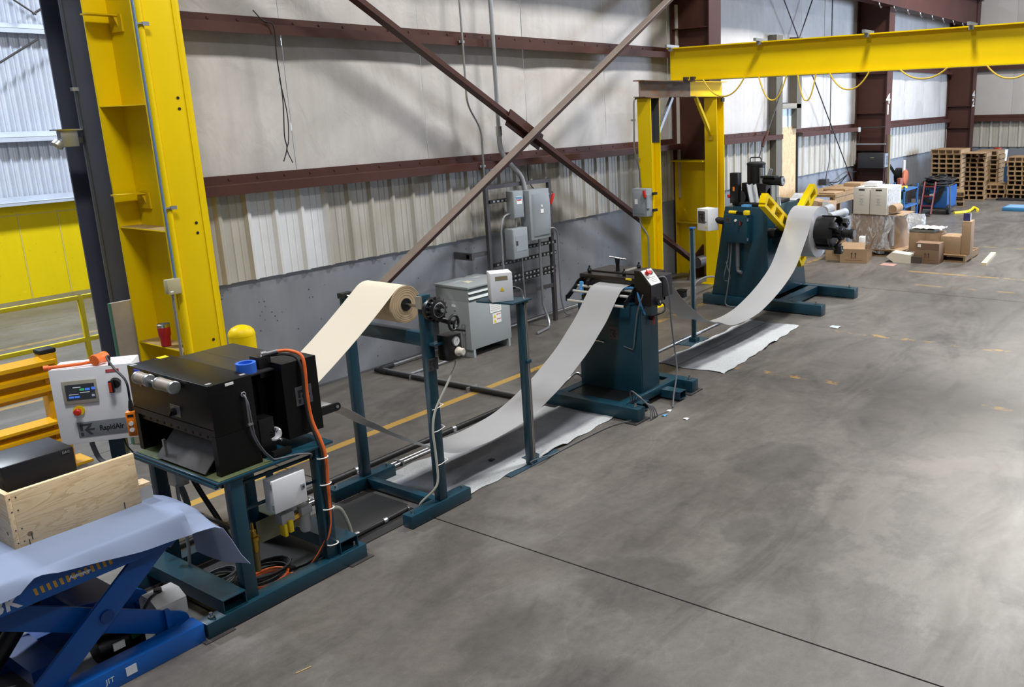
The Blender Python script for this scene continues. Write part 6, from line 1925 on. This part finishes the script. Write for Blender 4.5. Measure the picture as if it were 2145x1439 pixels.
# ------------------------------------------------------------------ cartons on the floor
def up_arrows(o, r, u, s, par, extra=True):
    o, r, u = V(o), V(r).normalized(), V(u).normalized()
    mb = MB()
    for k in (-1, 1):
        c = o+r*k*s*.33
        mb.plate([c-r*s*.07-u*s*.5, c+r*s*.07-u*s*.5, c+r*s*.07+u*s*.2, c+r*s*.2+u*s*.2, c+u*s*.55, c-r*s*.2+u*s*.2, c-r*s*.07+u*s*.2], .001)
    mb.build('arrow_print', mat('carton_ink', '#3A2A1E', 0.8), par)['kind'] = 'stuff'
    if extra:
        m2 = mat('carton_ink_faint', '#6E523A', 0.8)
        MB().plate([o-r*s*.55-u*s*.62, o+r*s*.55-u*s*.62, o+r*s*.55-u*s*.56, o-r*s*.55-u*s*.56], .001).build('print_line', m2, par)
        MB().plate([o-r*s*1.6-u*s*1.0, o+r*s*1.6-u*s*1.0, o+r*s*1.6-u*s*.93, o-r*s*1.6-u*s*.93], .001).build('print_line', m2, par)
def rot_box(c, ax, lx, ly, z0, z1, par, nm, m, open_top=False):
    a = math.radians(ax)
    u, v = V((math.cos(a), math.sin(a), 0)), V((-math.sin(a), math.cos(a), 0))
    c = V((c[0], c[1], 0))
    if not open_top:
        MB().obox(c+V((0, 0, (z0+z1)/2)), u*lx/2, v*ly/2, V((0, 0, (z1-z0)/2)), .003).build(nm, m, par)
    else:
        t = .004
        h = V((0, 0, (z1-z0)/2))
        mz = V((0, 0, (z0+z1)/2))
        mb = MB()
        for s in (-1, 1):
            mb.obox(c+mz+u*s*(lx/2-t), u*t, v*ly/2, h).obox(c+mz+v*s*(ly/2-t), u*(lx/2-2*t), v*t, h)
        mb.obox(c+V((0, 0, z0+t)), u*(lx/2-2*t), v*(ly/2-2*t), V((0, 0, t)))
        mb.build(nm, m, par)['kind'] = 'stuff'
    return u, v
c1 = thing('open_carton', 'open brown carton with raised flaps in front of the wrapped load', 'carton', (15.65, 5.8, 0))
u, v = rot_box((15.66, 5.80), 12, .62, .50, 0, .26, c1, 'body', CARD, True)
cc1 = V((15.66, 5.80, 0))
MB().plate([cc1-v*.25-u*.3+V((0, 0, .26)), cc1-v*.25+u*.3+V((0, 0, .26)), cc1-v*.32+u*.28+V((0, 0, .47)), cc1-v*.32-u*.26+V((0, 0, .47))], .004).build('flap', CARD, c1)
MB().plate([cc1-u*.31+v*.25+V((0, 0, .26)), cc1-u*.31-v*.2+V((0, 0, .26)), cc1-u*.14-v*.18+V((0, 0, .36)), cc1-u*.14+v*.22+V((0, 0, .36))], .004).build('flap', CARD, c1)
MB().plate([cc1+v*.25-u*.3+V((0, 0, .26)), cc1+v*.25+u*.28+V((0, 0, .26)), cc1+v*.40+u*.25+V((0, 0, .36)), cc1+v*.40-u*.28+V((0, 0, .34))], .004).build('flap', CARD, c1)
MB().obox(cc1+u*.05-v*.10+V((0, 0, .25)), u*.10, v*.05, V((0, 0, .2)), .003).build('white_insert', PAPERW, c1)
up_arrows(cc1-u*.3115+V((0, 0, .15)), -v, (0, 0, 1), .10, c1)
c2 = thing('carton', 'plain brown carton behind the open carton', 'carton', (15.75, 6.3, 0))
rot_box((15.72, 6.22), 10, .5, .30, 0, .30, c2, 'body', mat('pale_cardboard', '#A88F70', 0.8, 0, 0.06))
MB().box(15.6, 15.9, 6.10, 6.30, .30, .42).build('raised_flap', CARD, c2)
c3 = thing('carton', 'closed brown carton with two up arrows in front of the low pallet', 'carton', (16.06, 4.53, 0))
rot_box((16.0, 4.53), 0, .30, .44, 0, .375, c3, 'body', mat('dark_cardboard', '#806650', 0.8, 0, 0.06))
MB().box(15.846, 15.85, 4.32, 4.74, .255, .375).build('top_band', mat('band_cardboard', '#705744', 0.8), c3)
up_arrows((15.8485, 4.53, .15), (0, -1, 0), (0, 0, 1), .09, c3)
MB().box(15.843, 15.846, 4.64, 4.70, .30, .35).build('white_sticker', PAPERW, c3)
lowp = dup(wpal, (16.68, 4.40, 0), 0, 'low wooden pallet loaded with brown cartons and loose paper')
for (x, y, lx, ly, z1, lb, a) in ((16.50, 4.86, .42, .30, .50, 'brown carton at the left end of the low pallet', 3), (16.50, 4.56, .42, .27, .50, 'brown carton second from the left on the low pallet', 0), (16.48, 4.22, .44, .36, .46, 'film-wrapped brown carton in the middle of the low pallet', -2), (16.48, 3.975, .34, .16, .74, 'tall narrow brown carton at the right end of the low pallet', 4)):
    c = thing('carton', lb, 'carton', (x, y, .137))
    rot_box((x, y), a, lx, ly, .137, z1, c, 'body', CARD)
    MB().box(x-lx/2-.001, x+lx/2, y-.025, y+.025, z1, z1+.0015).build('sealing_tape', mat('tape_tan', '#B79A6E', 0.4), c)
nb = thing('notebook_box', 'small blue box standing on the tall narrow carton', 'box', (16.45, 3.98, .742))
MB().box(16.40, 16.46, 3.93, 4.05, .742, .88).build('cover', mat('cover_blue', '#33386E', 0.5), nb)
MB().box(16.402, 16.462, 3.926, 3.93, .745, .877).build('page_edge', PAPERW, nb)
pp_ = thing('paper_heap', 'grey folder and crumpled white paper on the left pallet cartons', 'paper', (16.5, 4.72, .50))
MB().box(16.28, 16.7, 4.54, 5.0, .505, .555, .005).build('folder', mat('folder_grey', '#6A6C66', 0.6), pp_)
MB().grid([[(16.27+.07*i, 4.40+.055*j, .565+.025*abs(math.sin(i*1.9+j*1.3))) for j in range(11)] for i in range(7)], .003).build('crumpled_sheet', PAPERW, pp_, angle=20)
fb = thing('foam_block', 'cream foam block with slanted ends lying on the floor', 'foam', (15.9, 5.0, 0))
MB().prism([(4.80, 0), (5.10, 0), (5.24, .10), (5.14, .19), (4.80, .16)], 'x', 15.72, 15.98).build('block', mat('foam_cream', '#D2CDBD', 0.8), fb)
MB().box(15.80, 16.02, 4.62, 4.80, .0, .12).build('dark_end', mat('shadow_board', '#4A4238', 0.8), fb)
tag(MB().beam((16.05, 3.57, .025), (17.3, 3.68, .025), .09, .05, (0, 0, 1)).build('timber_offcut', mat('pale_timber', '#D3C3A2', 0.7, 0, 0.08, 5)), 'pale timber offcut lying alone on the floor right of the pallet', 'timber')
tag(MB().box(15.35, 15.6, 4.98, 5.24, .0, .003).build('pink_sheet', mat('faded_pink', '#A8837A', 0.8)), 'faded pink sheet of paper flat on the floor', 'paper')

# ------------------------------------------------------------------ bench with cardboard behind the coil
wbn = thing('work_bench', 'timber bench heaped with cardboard against the long wall', 'bench', (18.2, 7.3, 0))
MB().box(17.2, 19.6, 6.85, 7.75, 1.0, 1.05).build('bench_top', WOOD, wbn)
MB().box(17.2, 19.6, 6.86, 6.90, .86, 1.0).build('apron', WOOD, wbn)
for x in (17.25, 19.5):
    for y in (6.9, 7.65):
        MB().box(x, x+.09, y, y+.09, 0, 1.0).build('leg', WOOD, wbn)
for i, (x, y, dx, dy, z0, z1, m_, lb) in enumerate(((17.6, 7.1, .5, .35, 1.052, 1.08, CARD, 'flat cardboard sheet on the timber bench'), (18.3, 7.2, .6, .5, 1.052, 1.10, WOOD, 'pale board lying on the timber bench'),
                                             (19.0, 7.1, .4, .4, 1.052, 1.16, CARD, 'squashed carton at the far end of the timber bench'))):
    tag(MB().box(x-dx/2, x+dx/2, y-dy/2, y+dy/2, z0, z1, .006).build('bench_item', m_), lb, 'cardboard')
c4 = thing('carton', 'small open brown carton with a white side behind the coil', 'carton', (16.85, 6.9, .66))
MB().box(16.65, 17.05, 6.76, 7.04, .66, .96, .003).build('body', CARD, c4)
MB().plate([(16.65, 7.04, .96), (17.05, 7.04, .96), (17.05, 7.15, 1.0), (16.65, 7.15, 1.0)], .004).build('flap', CARD, c4)
MB().box(16.64, 16.65, 6.76, 6.90, .67, .98).build('white_side', PAPERW, c4)
gp_ = thing('scrap_skid', 'low grey skid of wrapped bundles beside the coil', 'skid', (16.3, 6.8, 0))
MB().box(16.1, 17.1, 6.45, 7.2, 0, .655, .01).build('base', mat('bundle_grey', '#7E848C', 0.6), gp_)
MB().cyl((16.15, 6.55, .735), (17.0, 6.55, .735), .08).cyl((16.15, 6.66, .85), (16.6, 6.70, .85), .09).build('bundle', mat('bundle_film', '#A9B0BA', 0.4), gp_)['kind'] = 'stuff'
sk = thing('scrap_bin', 'pale wooden scrap bin standing behind the coil', 'bin', (15.5, 7.05, 0))
for y in (6.75, 7.33):
    MB().box(14.9, 16.05, y, y+.02, .05, 1.05).build('side_board', WOOD, sk)
for x in (14.9, 16.03):
    MB().box(x, x+.02, 6.77, 7.33, .05, 1.05).build('end_board', WOOD, sk)
MB().box(14.9, 16.05, 6.75, 7.35, 0, .05).build('base', WOOD, sk)
for i, (x, y, z, rx_) in enumerate(((15.0, 6.78, 1.10, .3), (15.3, 6.74, 1.14, -.5), (15.55, 6.80, 1.12, .9))):
    tag(MB().grid([[(x+.11*i2+.02*math.sin(j), y+.085*j, z+.09*math.sin(i2*.9+rx_*j)) for j in range(5)] for i2 in range(5)], .004).build('scrap_sheet', mat('grey_scrap', '#B4B7B9', 0.5)), ['bent grey sheet lying on the scrap bin behind the yellow arms', 'second bent grey sheet leaning on the scrap bin', 'third bent grey sheet at the right end of the scrap bin'][i], 'scrap')

# ------------------------------------------------------------------ welding corner
wd = thing('welder', 'blue wheeled welding machine with black cables heaped on top', 'welder', (23.5, 6.5, 0))
WB = mat('welder_blue', '#134C86', 0.45, 0, 0.08)
MB().box(23.1, 24.0, 6.14, 6.84, .17, .72, .01).build('case', WB, wd)
MB().box(23.09, 23.1, 6.17, 6.81, .62, .70).build('top_trim', mat('trim_blue', '#0E3A68', 0.4), wd)
MB().box(23.05, 24.05, 6.12, 6.86, .13, .17).build('tray', BLACKM, wd)
for y in (6.12, 6.86):
    MB().lathe([(.05, -.04), (.12, -.04), (.13, -.02), (.13, .02), (.12, .04), (.05, .04)], (23.2, y, .13), (0, 1, 0), 20).build('wheel', BLACKM, wd)
text('lettering', 'Miller', .11, (23.088, 6.50, .49), (0, -1, 0), (0, 0, 1), PAPERW, wd, bold=.004)
MB().cyl((23.088, 6.74, .47), (23.07, 6.74, .47), .05).build('dial', DARKST, wd)
rnd = random.Random(5)
for k in range(16):
    cx_, cy_ = 23.45+rnd.uniform(-.12, .12), 6.48+rnd.uniform(-.08, .08)
    R_ = rnd.uniform(.26, .40)
    z_ = .73+k*.012
    tilt = rnd.uniform(-.25, .25)
    pts = [(cx_+R_*.95*math.cos(2*PI*i/20), cy_+R_*.92*math.sin(2*PI*i/20), z_+.05*math.sin(2*PI*i/20+k)+tilt*.12*math.cos(2*PI*i/20)) for i in range(20)]
    MB().tube(pts, .020, 6, closed=True).build('cable_loop', BLACKM, wd)
for k in range(5):
    rope([(23.1, 6.85-.05*k, .72), (23.04, 6.80-.05*k, .55), (23.03, 6.6, .30+.03*k), (23.04, 6.35+.04*k, .40), (23.1, 6.2+.03*k, .72)], .016, 'hanging_cable', BLACKM, wd)
rope([(23.1, 6.10, .75), (22.95, 6.05, .6), (22.9, 6.02, .3), (22.95, 6.0, .04)], .016, 'lead', DARKST, wd)
yh = tag(MB().tube(smooth_pts([(23.3, 6.0, .03), (23.45, 5.9, .03), (23.7, 5.78, .03), (24.1, 5.75, .04), (24.5, 5.8, .05), (24.3, 5.65, .03), (24.0, 5.58, .03)], 6), .035, 8).build('yellow_hose', YELP), 'thick yellow hose lying on the floor beside the welder', 'hose')
ct = thing('tool_cart', 'blue steel tool cart cluttered with tools left of the welder', 'cart', (21.9, 6.9, 0))
CB = mat('cart_blue', '#2C5F96', 0.5, 0, 0.1)
for z in (.32, .74):
    MB().box(21.4, 22.5, 6.72, 7.35, z, z+.03).build('shelf', CB, ct)
for x in (21.4, 22.46):
    for y in (6.72, 7.31):
        MB().box(x, x+.045, y, y+.045, .03, .86).build('leg', CB, ct)
MB().cyl((21.45, 6.68, .12), (21.45, 6.73, .12), .12, n=20).build('wheel', BLACKM, ct)
for i, (x, y, z0, z1, m_, nm, lb) in enumerate(((21.6, 7.1, .77, .86, DARKST, 'grinder', 'dark grinder lying on the blue tool cart'), (21.9, 6.9, .77, .83, YELP, 'yellow_tool', 'yellow hand tool lying on the blue tool cart'), (22.2, 7.1, .77, 1.0, mat('copper_red', '#8A4A38', 0.5), 'reel', 'reddish cable reel on the blue tool cart'),
                                        (21.7, 6.95, .35, .50, mat('green_tin', '#2F6A60', 0.5), 'tin', 'green tin on the lower shelf of the tool cart'), (22.0, 7.15, .35, .52, GREYBOX, 'grey_tin', 'grey tin on the lower shelf of the tool cart'))):
    o = thing(nm, lb, 'tool', (x, y, z0))
    MB().lathe([(.06, 0), (.08, .01), (.08, .03), (.03, .04), (.03, .06), (0, .06)], (x, y, z0), (0, 0, 1), 14).build('base', m_, o)
    MB().box(x-.12, x+.12, y-.05, y+.05, z0, z1, .01).build('body', m_, o)
dl = thing('hand_truck', 'red hand truck with pale rails standing by the blue tool cart', 'hand truck', (22.75, 6.6, 0))
HR = mat('truck_red', '#7A2A26', 0.5)
for y in (6.42, 6.70):
    MB().beam((22.65, y, .05), (23.0, y, .85), .035, .035).build('rail', HR, dl)
    MB().beam((22.63, y, .05), (22.98, y, .85), .008, .015).build('pale_edge', GALV, dl)
for t in (.25, .55, .85):
    MB().beam((22.65+.35*t, 6.42, .05+.8*t), (22.65+.35*t, 6.70, .05+.8*t), .03, .03).build('rung', HR, dl)
MB().box(22.52, 22.67, 6.42, 6.70, .02, .035).build('toe_plate', DARKST, dl)
pw = thing('power_tools', 'black chop saw with an orange guard behind the tool cart', 'saw', (22.9, 7.3, 0))
MB().box(22.6, 23.2, 7.1, 7.7, 0, .70).build('stand', DARKST, pw)
MB().cyl((22.8, 7.25, 1.0), (22.8, 7.40, 1.0), .22, n=24).build('blade_guard', BLACK, pw)
MB().lathe([(.16, 0), (.20, .01), (.20, .05), (.16, .06)], (22.75, 7.12, .98), (0, 1, 0), 24).build('orange_guard', mat('guard_orange', '#A85A38', 0.5), pw)
MB().beam((22.7, 7.4, 1.05), (22.55, 7.55, 1.35), .06, .06).build('handle', BLACK, pw)
MB().box(22.6, 23.2, 7.1, 7.6, .70, .76).build('saw_base', DARKST, pw)
MB().cyl((22.7, 7.18, 1.1), (22.7, 7.18, 1.42), .04, .035).build('white_bottle', PAPERW, pw)

# ------------------------------------------------------------------ far bench with buckets, blue pad, black skid
fb2 = thing('end_bench', 'blue steel bench at the end wall carrying buckets', 'bench', (30.2, 6.3, 0))
MB().box(29.8, 30.8, 5.3, 7.1, .88, .95).build('bench_top', mat('bench_brown', '#7A5A42', 0.7), fb2)
MB().box(29.85, 30.75, 5.35, 7.05, .15, .88).build('cabinet', mat('bench_blue', '#24405E', 0.5), fb2)
for i, (y, h, m_, lb) in enumerate(((6.9, .28, mat('tub_green', '#2C6B62', 0.5), 'dark green tub on the end-wall bench'), (6.62, .32, WHITEP, 'left white bucket on the end-wall bench'), (6.25, .36, WHITEP, 'right white bucket on the end-wall bench'), (6.45, .42, mat('can_red', '#A5402E', 0.5), 'red can between the white buckets'))):
    b_ = thing('bucket', lb, 'bucket', (29.95, y, .951))
    MB().lathe([(.10, 0), (.125, h-.02), (.132, h-.02), (.132, h), (0, h)], (29.95, y, .951), (0, 0, 1), 18).build('body', m_, b_)
    MB().tube([(29.95+.13*math.cos(a), y+.13*math.sin(a), .951+h*.8-.06*math.sin(a*1.0)) for a in [PI*k/8 for k in range(9)]], .006, 6).build('bail', GALV, b_)
bp = thing('blue_pad', 'flat blue foam pad on the floor at the right edge', 'pad', (24.7, 4.5, 0))
MB().box(24.4, 25.2, 3.6, 5.05, 0, .09, .012).build('pad', mat('pad_blue', '#2E6E9A', 0.7), bp)
MB().box(24.45, 25.15, 3.7, 5.0, .09, .098).build('top_sheet', mat('pad_blue_light', '#6B93B4', 0.6), bp)
tag(MB().box(26.9, 27.3, 4.0, 5.75, 0, .05).build('black_skid', BLACKM), 'black skid lying in front of the right-hand pallet stack', 'skid')

# ------------------------------------------------------------------ litter on the floor
lbm = mat('light_blue_tape', '#5FA6E0', 0.5)
tag(MB().grid([[(6.66+.03*i, 4.34+.02*j, .003+.008*math.sin(i+j)) for j in range(3)] for i in range(3)], .001).build('tape_scrap', lbm), 'scrap of light blue tape on the floor by the feeder', 'scrap')
tag(MB().grid([[(6.80+.02*i, 4.37+.02*j, .003+.006*abs(math.sin(i*2+j))) for j in range(3)] for i in range(3)], .001).build('paper_scrap', PAPERW), 'small white paper scrap nearest the feeder foot', 'scrap')
tag(MB().grid([[(6.68+.02*i, 4.10+.025*j, .003+.008*abs(math.sin(i*2+j))) for j in range(3)] for i in range(3)], .001).build('paper_scrap', PAPERW), 'curled white paper scrap on the open floor by the feeder', 'scrap')
tag(MB().grid([[(10.62+.06*i, 4.16+.04*j, .003+.006*abs(math.sin(i*2+j))) for j in range(4)] for i in range(3)], .001).build('film_scrap', mat('pale_film', '#B9C4CC', 0.4)), 'pale film scrap on the floor before the decoiler', 'scrap')
tag(MB().box(4.98, 5.02, 5.02, 5.06, .016, .022).build('rubber_scrap', BLACKM), 'small black rubber scrap on the near felt runner', 'scrap')
tag(MB().beam((2.32, 3.92, .003), (2.40, 3.90, .003), .006, .004).build('straw', mat('straw', '#B9A070', 0.8)), 'thin straw lying on the floor by the lift table', 'scrap')
